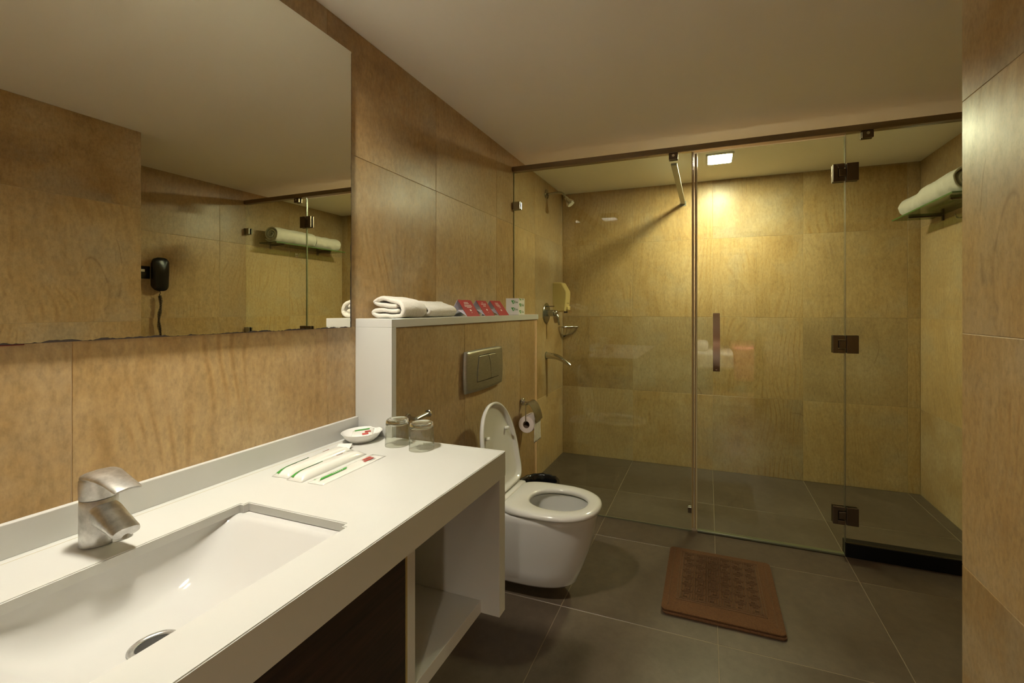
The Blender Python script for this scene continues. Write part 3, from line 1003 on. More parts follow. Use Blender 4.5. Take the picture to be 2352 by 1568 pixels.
def packet(x, y, w, l, t, rz, label, seed, flat=False):
    e = empty('amenity_packet', (x, y, ZC + 0.0006), rz)
    bm = bmesh.new(); pillow(bm, w, l, t, 10, seed, 0.0014 if not flat else 0.0003)
    obj('wrapper', bm, 'sachet', e, smooth=True)
    if flat:
        gb = [[(-0.52, -0.74), (-0.08, -0.86), (-0.08, -0.10), (-0.52, 0.02)], [(-0.95, -0.86), (-0.7, -0.86), (-0.7, -0.82), (-0.95, -0.82)]]
    else:
        gb = [[(-0.90, -0.93), (-0.30, -0.96), (-0.52, -0.08), (-0.88, -0.04)]]
    d_ = decal(e, 'green_band', w, l, t, gb, 'green', 0.0016)
    decal(d_, 'white_lettering', w, l, t, [[(-0.38 if flat else -0.78, -0.46 + 0.055 * k), (-0.22 if flat else -0.70, -0.46 + 0.055 * k), (-0.22 if flat else -0.70, -0.435 + 0.055 * k), (-0.38 if flat else -0.78, -0.435 + 0.055 * k)] for k in range(6)], 'print_white', 0.0022, 2)
    rp_ = [rect(-0.55, -0.20, 0.50, 0.78), rect(-0.02, 0.32, 0.42, 0.74)] if flat else [rect(-0.80, -0.66, 0.36, 0.58)]
    decal(e, 'red_print', w, l, t, rp_, 'redprint', 0.0016)
    decal(e, 'grey_print', w, l, t, [rect(0.46, 0.56, 0.52, 0.74)] if flat else [rect(-0.56, -0.50, 0.55, 0.78)], 'greyprint', 0.0016)
    return tag(e, label, 'packet', 'amenity packets on the counter')
packet(0.124, 0.985, 0.056, 0.248, 0.017, 0.06, 'plump white amenity packet nearest the backsplash, green band at its end', 11)
packet(0.190, 0.974, 0.054, 0.238, 0.017, 0.02, 'plump white amenity packet in the middle of the three', 12)
packet(0.2605, 0.980, 0.052, 0.240, 0.0015, 0.01, 'flat white amenity packet with bold green band, nearest the counter front', 13, True)
# folded paper slip under the first packet
bm = bmesh.new()
loft(bm, [[(-0.022, -0.03, z), (0.022, -0.03, z), (0.022, 0.03, z + 0.012), (-0.022, 0.03, z + 0.012)] for z in (0.0004, 0.0010)])
o = obj('paper_slip', bm, 'paper', loc=(0.112, 1.098, ZC + 0.0003), rot=(0, 0, 0.5))
tag(o, 'small folded white paper slip behind the amenity packets', 'paper')

# ================================================================== ledge things
def ribbon(bm, path, th, y0, y1, ny=10, seed=0, amp=0.003, per=5):
    """cloth seen end-on: a thick band following path (x,z), running from y0 to y1"""
    P = catmull([(p[0], 0, p[1]) for p in path], per)
    n = len(P)
    nor = []
    for i in range(n):
        t = (P[min(i + 1, n - 1)] - P[max(i - 1, 0)]).normalized()
        nor.append(Vector((-t.z, 0, t.x)))
    out = []
    L = [P[i] + nor[i] * th / 2 for i in range(n)]
    R = [P[i] - nor[i] * th / 2 for i in range(n)]
    e1 = P[-1] + (P[-1] - P[-2]).normalized() * th * 0.4
    e0 = P[0] - (P[1] - P[0]).normalized() * th * 0.4
    prof = L + [e1] + R[::-1] + [e0]
    cx_ = sum(p.x for p in prof) / len(prof); cz_ = sum(p.z for p in prof) / len(prof)
    zlow = min(p.z for p in prof)
    # pull every profile point toward the band's own centre line at the two ends, so the cut edge is round
    mid = P + [P[-1]] + P[::-1] + [P[0]]
    rings = []
    ls = [0.0, 0.004, 0.010] + [0.010 + (y1 - y0 - 0.020) * k / ny for k in range(1, ny)] + [y1 - y0 - 0.010, y1 - y0 - 0.004, y1 - y0]
    for dy in ls:
        y = y0 + dy
        e = min(dy, y1 - y0 - dy)
        rnd = 1.0 if e > 0.0099 else (0.62 if e < 0.001 else 0.90)
        rg = []
        for p, c in zip(prof, mid):
            q = c + (p - c) * rnd
            q = Vector((q.x, y, q.z))
            v = Vector((q.x * 26, y * 20, q.z * 26 + seed * 7))
            q += amp * Vector((noise.noise(v), 0.7 * noise.noise(v + Vector((9, 3, 1))), noise.noise(v + Vector((2, 8, 5)))))
            v = v * 6.0
            q += amp * 0.25 * Vector((noise.noise(v), noise.noise(v + Vector((9, 3, 1))), noise.noise(v + Vector((2, 8, 5)))))
            if q.z < zlow: q.z = zlow
            rg.append(q)
        rings.append(rg)
    RR = loft(bm, rings, False, False)
    m_ = len(prof)
    for ring in (RR[0], RR[-1]):
        for i in range(n - 1):
            bm.faces.new((ring[i], ring[i + 1], ring[m_ - 3 - i], ring[m_ - 2 - i]))
        bm.faces.new((ring[n - 1], ring[n], ring[n + 1]))
        bm.faces.new((ring[0], ring[m_ - 2], ring[m_ - 1]))

def folded_towel(y0, y1, x0, x1, zt, seed, label):
    """two folded bundles one over the other, closed fold toward the room"""
    e = empty('folded_towel', ((x0 + x1) / 2, (y0 + y1) / 2, ZL))
    cx_, cy_ = (x0 + x1) / 2, (y0 + y1) / 2
    a, b_ = x0 - cx_, x1 - cx_
    th = zt / 4.5
    z1, z2, z3, z4 = [th * (0.56 + k * 1.06) for k in range(4)]
    # outer sheet: from inside, round the back-left, under, up the front and over the top, round and back in
    path = [(b_ - 0.030, z2), (a + 0.035, z2 + 0.001), (a + 0.010, (z1 + z2) / 2 + 0.001), (a + 0.035, z1), (0.0, z1), (b_ - 0.022, z1), (b_ - 0.006, z1 + 0.012),
            (b_ - 0.003, (z1 + z4) / 2), (b_ - 0.014, z4 - 0.012), (b_ - 0.040, z4 - 0.002), (0.0, z4 + 0.006), (a + 0.055, z4 + 0.010), (a + 0.024, z4 + 0.002), (a + 0.022, (z3 + z4) / 2 + 0.004),
            (a + 0.050, z3 + 0.003), (b_ - 0.035, z3)]
    bm = bmesh.new()
    ribbon(bm, path, th * 0.96, y0 - cy_, y1 - cy_, 30, seed, 0.0032, 9)
    o = obj('cloth', bm, 'towel', e)
    smooth_angle(o, 3.0)
    return tag(e, label, 'towel', 'folded towels on the ledge')
folded_towel(1.335, 1.475, 0.006, 0.160, 0.080, 1, 'folded white hand towel nearest the mirror on the ledge')
folded_towel(1.512, 1.715, 0.016, 0.150, 0.064, 2, 'folded white hand towel on the ledge between the other towel and the red cards')

def tent_card(y0, y1, hgt, depth, label, lines, xf=0.160):
    e = empty('tent_card', (xf, (y0 + y1) / 2, ZL + 0.0004))
    w = (y1 - y0) / 2
    t = 0.0012
    ap = -depth * 0.52
    bm = bmesh.new()
    prism(bm, [(0, 0), (ap, hgt), (ap - t * 1.2, hgt), (-t * 1.2, 0)], 'y', -w, w)
    fp = obj('front_panel', bm, 'red', e)
    bm = bmesh.new()
    prism(bm, [(-depth, 0), (ap - t * 1.3, hgt), (ap - t * 2.5, hgt), (-depth - t * 1.2, 0)], 'y', -w, w)
    obj('back_panel', bm, 'card_inner', e)
    bm = bmesh.new()
    prism(bm, [(-t * 2, 0.0), (-depth * 0.5, depth * 0.28), (-depth + t, 0.0), (-depth + t, t), (-depth * 0.5, depth * 0.28 + t), (-t * 2, t)], 'y', -w, w)
    obj('base_flap', bm, 'card_inner', e)
    bm = bmesh.new()
    for (v, a, b_, hh) in lines:
        z0, z1 = hgt * v, hgt * (v + hh)
        x0, x1 = ap * v + 0.0006, ap * (v + hh) + 0.0006
        # broken into short word-like dashes
        ww = (b_ - a) * w
        nd = max(1, int((b_ - a) / 0.16))
        for k in range(nd):
            ya = a * w + ww * k / nd; yb_ = a * w + ww * (k + (0.78 if nd > 1 else 1)) / nd
            vs = [bm.verts.new(p) for p in ((x0, ya, z0), (x0, yb_, z0), (x1, yb_, z1), (x1, ya, z1))]
            bm.faces.new(vs)
    obj('white_print', bm, 'print_white', fp)
    return tag(e, label, 'card', 'red tent cards on the ledge')
L1 = [(0.83, -0.35, 0.30, 0.035), (0.76, -0.4, 0.35, 0.035), (0.66, -0.5, 0.55, 0.035), (0.59, -0.55, 0.6, 0.035), (0.52, -0.3, 0.4, 0.035), (0.32, -0.10, 0.14, 0.10), (0.22, -0.06, 0.08, 0.02)]
L2 = [(0.85, -0.2, 0.15, 0.03), (0.74, -0.45, 0.55, 0.05), (0.62, -0.25, 0.30, 0.05), (0.34, -0.10, 0.14, 0.10), (0.22, -0.05, 0.07, 0.02)]
L3 = [(0.83, -0.35, 0.3, 0.03), (0.77, -0.3, 0.3, 0.03), (0.71, -0.4, 0.35, 0.03), (0.65, -0.35, 0.38, 0.03), (0.58, -0.3, 0.35, 0.03), (0.50, -0.1, 0.3, 0.03), (0.30, -0.10, 0.14, 0.10)]
tent_card(1.8000, 1.9200, 0.080, 0.105, 'largest red tent card on the ledge, nearest the towels', L1)
tent_card(1.9790, 2.0820, 0.080, 0.110, 'middle red tent card on the ledge with two bold white lines', L2)
tent_card(2.1350, 2.2560, 0.082, 0.115, 'red tent card on the ledge next to the patterned box', L3)
# white box with green pattern
gbx = empty('tissue_box', (0.105, 2.462, ZL))
tag(gbx, 'white cardboard box printed with green emblems at the end of the ledge', 'box')
BW, BD, BH = 0.043, 0.047, 0.102
box('carton', -BW, BW, -BD, BD, 0.0005, BH, 'paper', gbx, bev=0.0015)
def emblem_pts(s):
    """a D-like leaf: slanted left stroke, rounded right side, as an outline ring"""
    outer = [(-0.62, 0.5), (0.30, 0.5), (0.50, 0.30), (0.46, 0.0), (0.18, -0.42), (0.0, -0.55)]
    inner = [(-0.02, 0.30), (0.22, 0.30), (0.28, 0.18), (0.25, 0.02), (0.08, -0.20), (0.0, -0.22)]
    return [(a * s, b_ * s) for a, b_ in outer], [(a * s, b_ * s) for a, b_ in inner]
def emblem(bm, put, s):
    o_, i_ = emblem_pts(s)
    a = [bm.verts.new(put(*p)) for p in o_]; b_ = [bm.verts.new(put(*p)) for p in i_]
    n = len(o_)
    for k in range(n):
        j = (k + 1) % n
        bm.faces.new((a[k], a[j], b_[j], b_[k]))
def squiggle(bm, put, s):
    for k, (x0, z0, x1, z1) in enumerate(((0.55, -0.45, 0.95, 0.45), (0.95, -0.30, 1.10, 0.10), (1.10, 0.10, 1.25, -0.25), (1.28, 0.12, 1.50, 0.12), (1.28, -0.25, 1.50, -0.25), (1.55, 0.12, 1.60, -0.30))):
        d = Vector((x1 - x0, z1 - z0)).normalized() * 0.07
        nx_, nz_ = -d.y, d.x
        bm.faces.new([bm.verts.new(put((x0 + nx_) * s, (z0 + nz_) * s)), bm.verts.new(put((x1 + nx_) * s, (z1 + nz_) * s)), bm.verts.new(put((x1 - nx_) * s, (z1 - nz_) * s)), bm.verts.new(put((x0 - nx_) * s, (z0 - nz_) * s))])
def mark(put, s1, s2):
    bm = bmesh.new(); emblem(bm, put, s1)
    o = obj('green_emblem', bm, 'green', gbx)
    bm = bmesh.new(); squiggle(bm, put, s2)
    obj('green_script', bm, 'dgreen', o)
for u, v in ((0.006, 0.078), (0.006, 0.034)):
    mark(lambda a, b_, u=u, v=v: (u + a, -BD - 0.0004, v + b_), 0.022, 0.019)
for u, v in ((-0.022, 0.060), (-0.022, 0.018), (-0.022, 0.0985)):
    mark(lambda a, b_, u=u, v=v: (BW + 0.0004, u + a * 1.6, min(v + b_, BH - 0.001)), 0.020, 0.020)

# ================================================================== flush plate
PY0, PY1, PZ0, PZ1 = 1.755, 2.125, 0.902, 1.098
fp = empty('flush_plate', (XL - 0.0035, (PY0 + PY1) / 2, (PZ0 + PZ1) / 2))
tag(fp, 'wide brushed steel flush plate with two buttons above the toilet', 'flush plate')
bm = bmesh.new()
rings = []
hw, hh = (PY1 - PY0) / 2, (PZ1 - PZ0) / 2
def pl_ring(x, ins):
    pts = []
    n = 14
    for k in range(n + 1):          # bottom edge, gently bowed
        s = -1 + 2 * k / n; pts.append((x, s * (hw - ins), -(hh - ins) - 0.006 * (1 - s * s)))
    for k in range(1, n):
        s = -1 + 2 * k / n; pts.append((x, (hw - ins) + 0.008 * (1 - s * s), s * (hh - ins)))
    for k in range(n + 1):
        s = 1 - 2 * k / n; pts.append((x, s * (hw - ins), (hh - ins) + 0.004 * (1 - s * s)))
    for k in range(1, n):
        s = 1 - 2 * k / n; pts.append((x, -(hw - ins) - 0.008 * (1 - s * s), s * (hh - ins)))
    return pts
loft(bm, [pl_ring(0.0, 0.004), pl_ring(0.003, 0.0), pl_ring(0.012, 0.0), pl_ring(0.019, 0.006), pl_ring(0.0205, 0.014)])
o = obj('plate', bm, 'steel', fp); smooth_angle(o, 0.8)
def button(pts, name='button'):
    bm = bmesh.new()
    c = Vector((0, sum(p[0] for p in pts) / len(pts), sum(p[1] for p in pts) / len(pts)))
    rings = []
    for x, k in ((0.018, 1.0), (0.0225, 1.0), (0.0238, 0.97)):
        rings.append([(x, c.y + (p[0] - c.y) * k, c.z + (p[1] - c.z) * k) for p in pts])
    loft(bm, rings)
    return obj(name, bm, 'steel', fp)
def arc(p, q, bow, n=8):
    p, q = Vector(p), Vector(q); d = q - p; nn = Vector((-d.y, d.x)).normalized()
    return [tuple(p + d * k / n + nn * bow * (1 - (2 * k / n - 1) ** 2)) for k in range(n + 1)]
# recess under the buttons
bm = bmesh.new()
rec = arc((-0.075, 0.072), (-0.095, -0.056), -0.004) + arc((-0.095, -0.056), (0.135, -0.056), -0.002) + arc((0.135, -0.056), (0.098, 0.072), -0.014) + arc((0.098, 0.072), (-0.075, 0.072), -0.002)
loft(bm, [[(0.0196, a, b_) for a, b_ in rec], [(0.0209, a, b_) for a, b_ in rec]])
obj('button_gap', bm, 'rubber', fp)
button(arc((-0.0725, 0.069), (-0.092, -0.053), -0.004) + arc((-0.090, -0.053), (0.0445, -0.053), -0.001) + arc((0.0445, -0.053), (0.018, 0.069), -0.010) + [(-0.02, 0.070)])
button(arc((0.021, 0.069), (0.0475, -0.053), 0.010) + arc((0.050, -0.053), (0.131, -0.053), -0.001) + arc((0.131, -0.053), (0.096, 0.069), -0.013) + [(0.06, 0.070)])

# ================================================================== toilet
TY = 1.880
tl = empty('toilet', (0, TY, 0))
tag(tl, 'white wall-hung toilet with its lid raised against the tiled ledge', 'toilet')
def egg(xb, xf, hw, z, n=56, pw=2.3, bk=0.80):
    """plan outline: flat back at xb, rounded front at xf; widest about 55% of the way"""
    pts = []
    L = xf - xb
    xm = xb + L * 0.50
    for k in range(n):
        t = 2 * PI * k / n
        c, s = math.cos(t), math.sin(t)
        if c >= 0:
            x = xm + (xf - xm) * abs(c) ** (2 / pw)
            y = hw * abs(s) ** (2 / pw) * (1 if s >= 0 else -1)
        else:
            x = xm - (xm - xb) * abs(c) ** (2 / 3.6)
            y = hw * (bk + (1 - bk) * abs(s) ** 1.5) * abs(s) ** (2 / 5.0) * (1 if s >= 0 else -1)
        pts.append((x, y, z))
    return pts
xb0 = XL - 0.002
bm = bmesh.new()
outer = [egg(xb0, 0.640, 0.082, 0.062), egg(xb0, 0.668, 0.105, 0.064), egg(xb0, 0.680, 0.114, 0.075), egg(xb0, 0.708, 0.128, 0.14), egg(xb0, 0.738, 0.144, 0.22),
         egg(xb0, 0.760, 0.157, 0.30), egg(xb0, 0.772, 0.166, 0.365), egg(xb0, 0.775, 0.168, 0.388), egg(xb0, 0.771, 0.165, 0.394)]
def hole(xb, xf, hw, z, n=56):
    pts = []
    xm, a = (xb + xf) / 2, (xf - xb) / 2
    for k in range(n):
        t = 2 * PI * k / n
        c, s = math.cos(t), math.sin(t)
        pts.append((xm + a * abs(c) ** (2 / 2.2) * (1 if c >= 0 else -1), hw * abs(s) ** (2 / 2.2) * (1 if s >= 0 else -1), z))
    return pts
inner = [hole(0.438, 0.738, 0.116, 0.394), hole(0.432, 0.744, 0.118, 0.380), hole(0.440, 0.735, 0.112, 0.330), hole(0.455, 0.715, 0.098, 0.26), hole(0.475, 0.660, 0.070, 0.19), hole(0.490, 0.620, 0.045, 0.15)]
loft(bm, outer + inner, True, True)
o = obj('bowl', bm, 'ceramic', tl); smooth_angle(o, 0.9)
bm = bmesh.new()
loft(bm, [hole(0.474, 0.662, 0.071, 0.193), hole(0.474, 0.662, 0.071, 0.195)])
obj('water', bm, 'water', tl)
# seat ring
def seat_ring(z, ins_o, ins_i):
    return egg(0.352 + ins_o * 0.2, 0.790 - ins_o, 0.176 - ins_o, z, 72, 2.25, 0.97), hole(0.455 - ins_i, 0.727 + ins_i, 0.104 + ins_i, z, 72)
bm = bmesh.new()
prof = [(0.397, 0.010, 0.010), (0.400, 0.003, 0.016), (0.409, 0.0, 0.012), (0.418, 0.003, 0.006), (0.424, 0.012, 0.0), (0.4265, 0.024, -0.010), (0.4265, 0.034, -0.018)]
So = [seat_ring(z, a, b_)[0] for z, a, b_ in prof]
Si = [seat_ring(z, a, b_)[1] for z, a, b_ in prof]
Si2 = [hole(0.455 + q, 0.727 - q, 0.104 - q, z, 72) for z, q in ((0.4255, -0.012), (0.4215, -0.003), (0.4150, 0.001), (0.405, -0.002), (0.399, -0.010))]
rings = So[:-1] + Si2
R = [ring_verts(bm, r) for r in rings]
n = 72
for i in range(len(R)):
    A, B = R[i], R[(i + 1) % len(R)]
    for k in range(n):
        j = (k + 1) % n
        bm.faces.new((A[k], A[j], B[j], B[k]))
o = obj('seat', bm, 'seat', tl); smooth_angle(o, 1.2)
# hinge block
bm = bmesh.new()
bx(bm, 0.318, 0.372, -0.135, 0.135, 0.3965, 0.432, 0.009, 3)
o = obj('hinge_block', bm, 'seat', tl); smooth_angle(o, 0.9)
# lid, raised: built flat (x' up the lid, y across) then tilted back against the ledge
def lid_ring(ins, d, n=64):
    pts = []
    Lh, hw = 0.418, 0.172
    for k in range(n):
        t = 2 * PI * k / n
        c, s = math.cos(t), math.sin(t)
        if c >= 0:
            u = 0.17 + (Lh - 0.17 - ins) * abs(c) ** (2 / 2.25); y = (hw - ins) * abs(s) ** (2 / 2.15) * (1 if s >= 0 else -1)
        else:
            u = 0.17 - (0.17 - ins) * abs(c) ** (2 / 5.0); y = (hw * 0.97 - ins) * abs(s) ** (2 / 6.0) * (1 if s >= 0 else -1)
        pts.append((d, y, u))
    return pts
bm = bmesh.new()
loft(bm, [lid_ring(0.040, -0.020), lid_ring(0.010, -0.016), lid_ring(0.001, -0.007), lid_ring(0.0, 0.004), lid_ring(0.003, 0.008), lid_ring(0.010, 0.0085), lid_ring(0.014, 0.005), lid_ring(0.020, -0.006), lid_ring(0.032, -0.010), lid_ring(0.08, -0.011)])
lid = obj('lid', bm, 'seat', tl, loc=(0.338, 0, 0.436)); smooth_angle(lid, 0.9)
for yy in (-0.105, 0.098):
    bm = bmesh.new()
    cyl(bm, (-0.010, yy, 0.270), (0.014, yy, 0.270), 0.0085, 0.0075, 16, 0.002)
    o = obj('bumper', bm, 'white_plastic', lid); smooth_angle(o, 0.6)
lid.rotation_euler = (0, -0.215, 0)

# ================================================================== toilet paper
tp = empty('paper_holder', (XL - 0.003, 2.430, 0.732))
tag(tp, 'chrome toilet paper holder with a hinged flap on the tiled ledge', 'paper holder')
bm = bmesh.new()
cyl(bm, (0, 0, 0), (0.014, 0, 0), 0.024, 0.022, 28, 0.002)
o = obj('wall_rosette', bm, 'chrome', tp); smooth_angle(o, 0.5)
bm = bmesh.new()
cyl(bm, (0.012, 0, 0), (0.058, 0, 0), 0.0065, n=14)
tube(bm, [(0.056, -0.078, 0), (0.056, 0.0, 0), (0.056, 0.050, 0)], 0.0060, 12)
o = obj('arm', bm, 'chrome', tp); smooth_angle(o, 0.7)
bm = bmesh.new()
tube(bm, catmull([(0.056, -0.070, -0.004), (0.056, -0.074, -0.030), (0.056, -0.074, -0.092), (0.056, -0.068, -0.101), (0.056, -0.05, -0.1025), (0.056, 0.045, -0.1025)], 5), 0.0038, 10)
o = obj('roll_wire', bm, 'chrome', tp, smooth=True)
# flap: curved plate hanging from the arm over the front of the roll
bm = bmesh.new()
arcp = [(0.050, 0.0085), (0.068, 0.006), (0.088, -0.012), (0.104, -0.042), (0.114, -0.075), (0.118, -0.100)]
A = catmull([(a, 0, b_) for a, b_ in arcp], 4)
loft(bm, [[(p.x, -0.066, p.z) for p in A] + [(p.x - 0.0016, -0.066, p.z - 0.0010) for p in reversed(A)], [(p.x, 0.044, p.z) for p in A] + [(p.x - 0.0016, 0.044, p.z - 0.0010) for p in reversed(A)]])
o = obj('flap', bm, 'chrome_dark', tp); smooth_angle(o, 0.7)
trl = empty('toilet_roll', (XL + 0.053, 2.417, 0.6115))
tag(trl, 'part-used white toilet roll hanging in the chrome holder', 'toilet roll')
bm = bmesh.new()
prof = [(0.0215, -0.052), (0.048, -0.052), (0.050, -0.050), (0.050, 0.050), (0.048, 0.052), (0.0215, 0.052)]
rings = [[(r * math.cos(2 * PI * k / 40), y, r * math.sin(2 * PI * k / 40)) for k in range(40)] for r, y in prof]
R = [ring_verts(bm, r) for r in rings]
for i in range(len(R)):
    A_, B_ = R[i], R[(i + 1) % len(R)]
    for k in range(40):
        j = (k + 1) % 40
        bm.faces.new((A_[k], A_[j], B_[j], B_[k]))
o = obj('paper_roll', bm, 'roll', trl); smooth_angle(o, 0.6)
bm = bmesh.new()
rings = [[(r * math.cos(2 * PI * k / 32), y, r * math.sin(2 * PI * k / 32)) for k in range(32)] for r, y in ((0.0213, -0.0522), (0.0213, 0.0522), (0.0200, 0.0522), (0.0200, -0.0522))]
R = [ring_verts(bm, r) for r in rings]
for i in range(4):
    A_, B_ = R[i], R[(i + 1) % 4]
    for k in range(32):
        j = (k + 1) % 32
        bm.faces.new((A_[k], A_[j], B_[j], B_[k]))
obj('cardboard_core', bm, 'core', trl, smooth=True)
# loose sheet
bm = bmesh.new()
g_ = []
for i in range(13):
    s = i / 12
    row = []
    for j in range(9):
        y = -0.050 + 0.100 * j / 8
        x = 0.0515 + 0.004 * noise.noise(Vector((j * 0.7, s * 4, 3))) * (0.3 + s)
        row.append((x, y, 0.03 - 0.135 * s + 0.006 * noise.noise(Vector((j * 0.9, 5, 1))) * (s > 0.9)))
    g_.append(row)
Vt = [[bm.verts.new(p) for p in r] for r in g_]
Vb = [[bm.verts.new((p[0] - 0.0012, p[1], p[2])) for p in r] for r in g_]
for i in range(12):
    for j in range(8):
        bm.faces.new((Vt[i][j], Vt[i][j + 1], Vt[i + 1][j + 1], Vt[i + 1][j]))
        bm.faces.new((Vb[i][j], Vb[i + 1][j], Vb[i + 1][j + 1], Vb[i][j + 1]))
for i in range(12):
    for j in (0, 8):
        bm.faces.new((Vt[i][j], Vt[i + 1][j], Vb[i + 1][j], Vb[i][j]))
for j in range(8):
    bm.faces.new((Vt[12][j], Vt[12][j + 1], Vb[12][j + 1], Vb[12][j]))
obj('loose_sheet', bm, 'tissue', trl, smooth=True)
# short chrome post on the ledge near the counter
hk = empty('robe_hook', (XL - 0.003, 1.352, 0.888))
tag(hk, 'short chrome bar on the tiled ledge behind the tumblers', 'hook')
bm = bmesh.new()
cyl(bm, (0, 0, 0), (0.010, 0, 0), 0.017, 0.016, 24, 0.002)
cyl(bm, (0.010, 0, 0), (0.050, 0, 0), 0.007, n=14)
o = obj('rosette', bm, 'chrome', hk); smooth_angle(o, 0.5)
bm = bmesh.new()
tube(bm, [(0.050, -0.008, 0.0), (0.050, 0.03, 0.003), (0.050, 0.064, 0.006)], 0.0085, 16)
o = obj('arm', bm, 'chrome', hk); smooth_angle(o, 0.7)
bm = bmesh.new()
cyl(bm, (0.050, 0.062, 0.006), (0.050, 0.070, 0.0065), 0.0150, 0.0145, 24, 0.0015)
o = obj('end_cap', bm, 'chrome', hk); smooth_angle(o, 0.5)

# ================================================================== waste bin
wbn = empty('waste_bin', (0.320, 2.330, 0.0))
tag(wbn, 'small waste bin lined with a black bag between toilet and shower glass', 'bin')
bm = bmesh.new()
lathe(bm, [(0.085, 0.001), (0.088, 0.006), (0.106, 0.278), (0.110, 0.282), (0.110, 0.290), (0.104, 0.290), (0.086, 0.010)], (0, 0, 0), 36)
o = obj('bucket', bm, 'bin', wbn); smooth_angle(o, 0.8)
bm = bmesh.new()
rings = []
for r, z, am in ((0.116, 0.215, 0.003), (0.117, 0.25, 0.006), (0.118, 0.285, 0.005), (0.115, 0.304, 0.004), (0.106, 0.308, 0.004), (0.097, 0.296, 0.005), (0.092, 0.25, 0.006), (0.088, 0.18, 0.006)):
    rings.append([((r + am * noise.noise(Vector((math.cos(2 * PI * k / 60) * 5, math.sin(2 * PI * k / 60) * 5, z * 18)))) * math.cos(2 * PI * k / 60),
                   (r + am * noise.noise(Vector((math.cos(2 * PI * k / 60) * 5, math.sin(2 * PI * k / 60) * 5, z * 18)))) * math.sin(2 * PI * k / 60),
                   z + am * 1.2 * noise.noise(Vector((k * 0.6, z * 9, 4)))) for k in range(60)])
loft(bm, rings, False, True)
obj('bag', bm, 'bag', wbn, smooth=True)

# ================================================================== shower fittings on the left wall
SY = 3.288
sh = empty('overhead_shower', (0.0, SY, 2.235))
tag(sh, 'chrome shower head on a bent arm high on the left shower wall', 'shower head')
bm = bmesh.new(); cyl(bm, (0.0008, 0, 0), (0.010, 0, 0), 0.040, 0.036, 28, 0.002)
o = obj('flange', bm, 'chrome_dark', sh); smooth_angle(o, 0.5)
bm = bmesh.new()
tube(bm, catmull([(0.008, 0, 0), (0.06, 0, 0.004), (0.115, 0, 0.004), (0.145, 0, -0.010), (0.172, 0, -0.045)], 6), 0.0095, 14)
o = obj('arm', bm, 'chrome_dark', sh, smooth=True)
bm = bmesh.new()
ax = Vector((0.60, 0, -0.80)).normalized(); p = Vector((0.166, 0, -0.038))
loft(bm, [circ(p + ax * d, r, ax, 28) for d, r in ((0.0, 0.012), (0.006, 0.015), (0.016, 0.016), (0.024, 0.014), (0.034, 0.020), (0.060, 0.034), (0.072, 0.036), (0.076, 0.034))])
o = obj('rose', bm, 'chrome', sh); smooth_angle(o, 0.5)
bm = bmesh.new()
cyl(bm, p + ax * 0.0762, p + ax * 0.0772, 0.030, n=24)
obj('spray_face', bm, 'white_plastic', sh)

mx = empty('shower_mixer', (0.0, SY, 1.268))
tag(mx, 'round chrome shower mixer with lever on the left shower wall', 'shower mixer')
bm = bmesh.new(); cyl(bm, (0.0008, 0, 0), (0.008, 0, 0), 0.083, 0.078, 40, 0.003)
o = obj('plate', bm, 'chrome_dark', mx); smooth_angle(o, 0.5)
bm = bmesh.new(); cyl(bm, (0.008, 0, 0.0), (0.070, 0, 0.0), 0.027, 0.026, 28, 0.002); cyl(bm, (0.0705, 0, 0), (0.098, 0, 0), 0.0265, 0.024, 28, 0.004)
o = obj('body', bm, 'chrome_dark', mx); smooth_angle(o, 0.5)
bm = bmesh.new(); tube(bm, catmull([(0.088, 0, -0.012), (0.100, 0, -0.030), (0.106, 0, -0.065), (0.112, 0, -0.098)], 5), [0.011, 0.0105, 0.010, 0.0095, 0.009] * 3 + [0.008], 12)
o = obj('lever', bm, 'chrome_dark', mx, smooth=True)
bm = bmesh.new(); cyl(bm, (0.008, 0, 0.055), (0.066, 0, 0.055), 0.0045, n=12); cyl(bm, (0.062, 0, 0.055), (0.068, 0, 0.055), 0.006, n=12)
obj('diverter_pin', bm, 'chrome_dark', mx)

ts = empty('tub_spout', (0.0, SY, 0.922))
tag(ts, 'curved chrome spout on the left shower wall below the mixer', 'spout')
bm = bmesh.new()
pp = catmull([(0.001, 0, 0), (0.05, 0, 0.0), (0.105, 0, -0.012), (0.160, 0, -0.040), (0.205, 0, -0.074)], 6)
tube(bm, pp, [0.0275 - 0.0135 * k / (len(pp) - 1) for k in range(len(pp))], 20)
o = obj('spout_body', bm, 'chrome', ts); smooth_angle(o, 0.8)
bm = bmesh.new(); cyl(bm, (0.0008, 0, 0), (0.005, 0, 0), 0.032, n=24)
obj('collar', bm, 'glass_edge', ts)

dsp = empty('soap_dispenser', (0.0, 3.500, 1.270))
tag(dsp, 'cream plastic wall soap dispenser in the shower corner', 'dispenser')
bm = bmesh.new()
prof = [(0.001, 0.0), (0.108, 0.012), (0.112, 0.03), (0.120, 0.110), (0.123, 0.170), (0.119, 0.186), (0.080, 0.252), (0.072, 0.256), (0.001, 0.256)]
def dr(sc, y):
    return [(0.001 + (a - 0.001) * sc, y, 0.128 + (b_ - 0.128) * sc) for a, b_ in prof]
loft(bm, [dr(0.94, -0.056), dr(1.0, -0.050), dr(1.0, 0.050), dr(0.94, 0.056)])
o = obj('housing', bm, 'cream', dsp); smooth_angle(o, 0.5)
bm = bmesh.new(); bx(bm, 0.106, 0.132, -0.026, 0.026, 0.020, 0.055, 0.006, 3)
o = obj('push_button', bm, 'cream', dsp); smooth_angle(o, 0.9)
for yy in (-0.018, 0.018):
    bm = bmesh.new(); bx(bm, 0.114, 0.1185, yy - 0.005, yy + 0.005, 0.075, 0.085, 0.001)
    obj('level_window', bm, 'rubber', dsp)
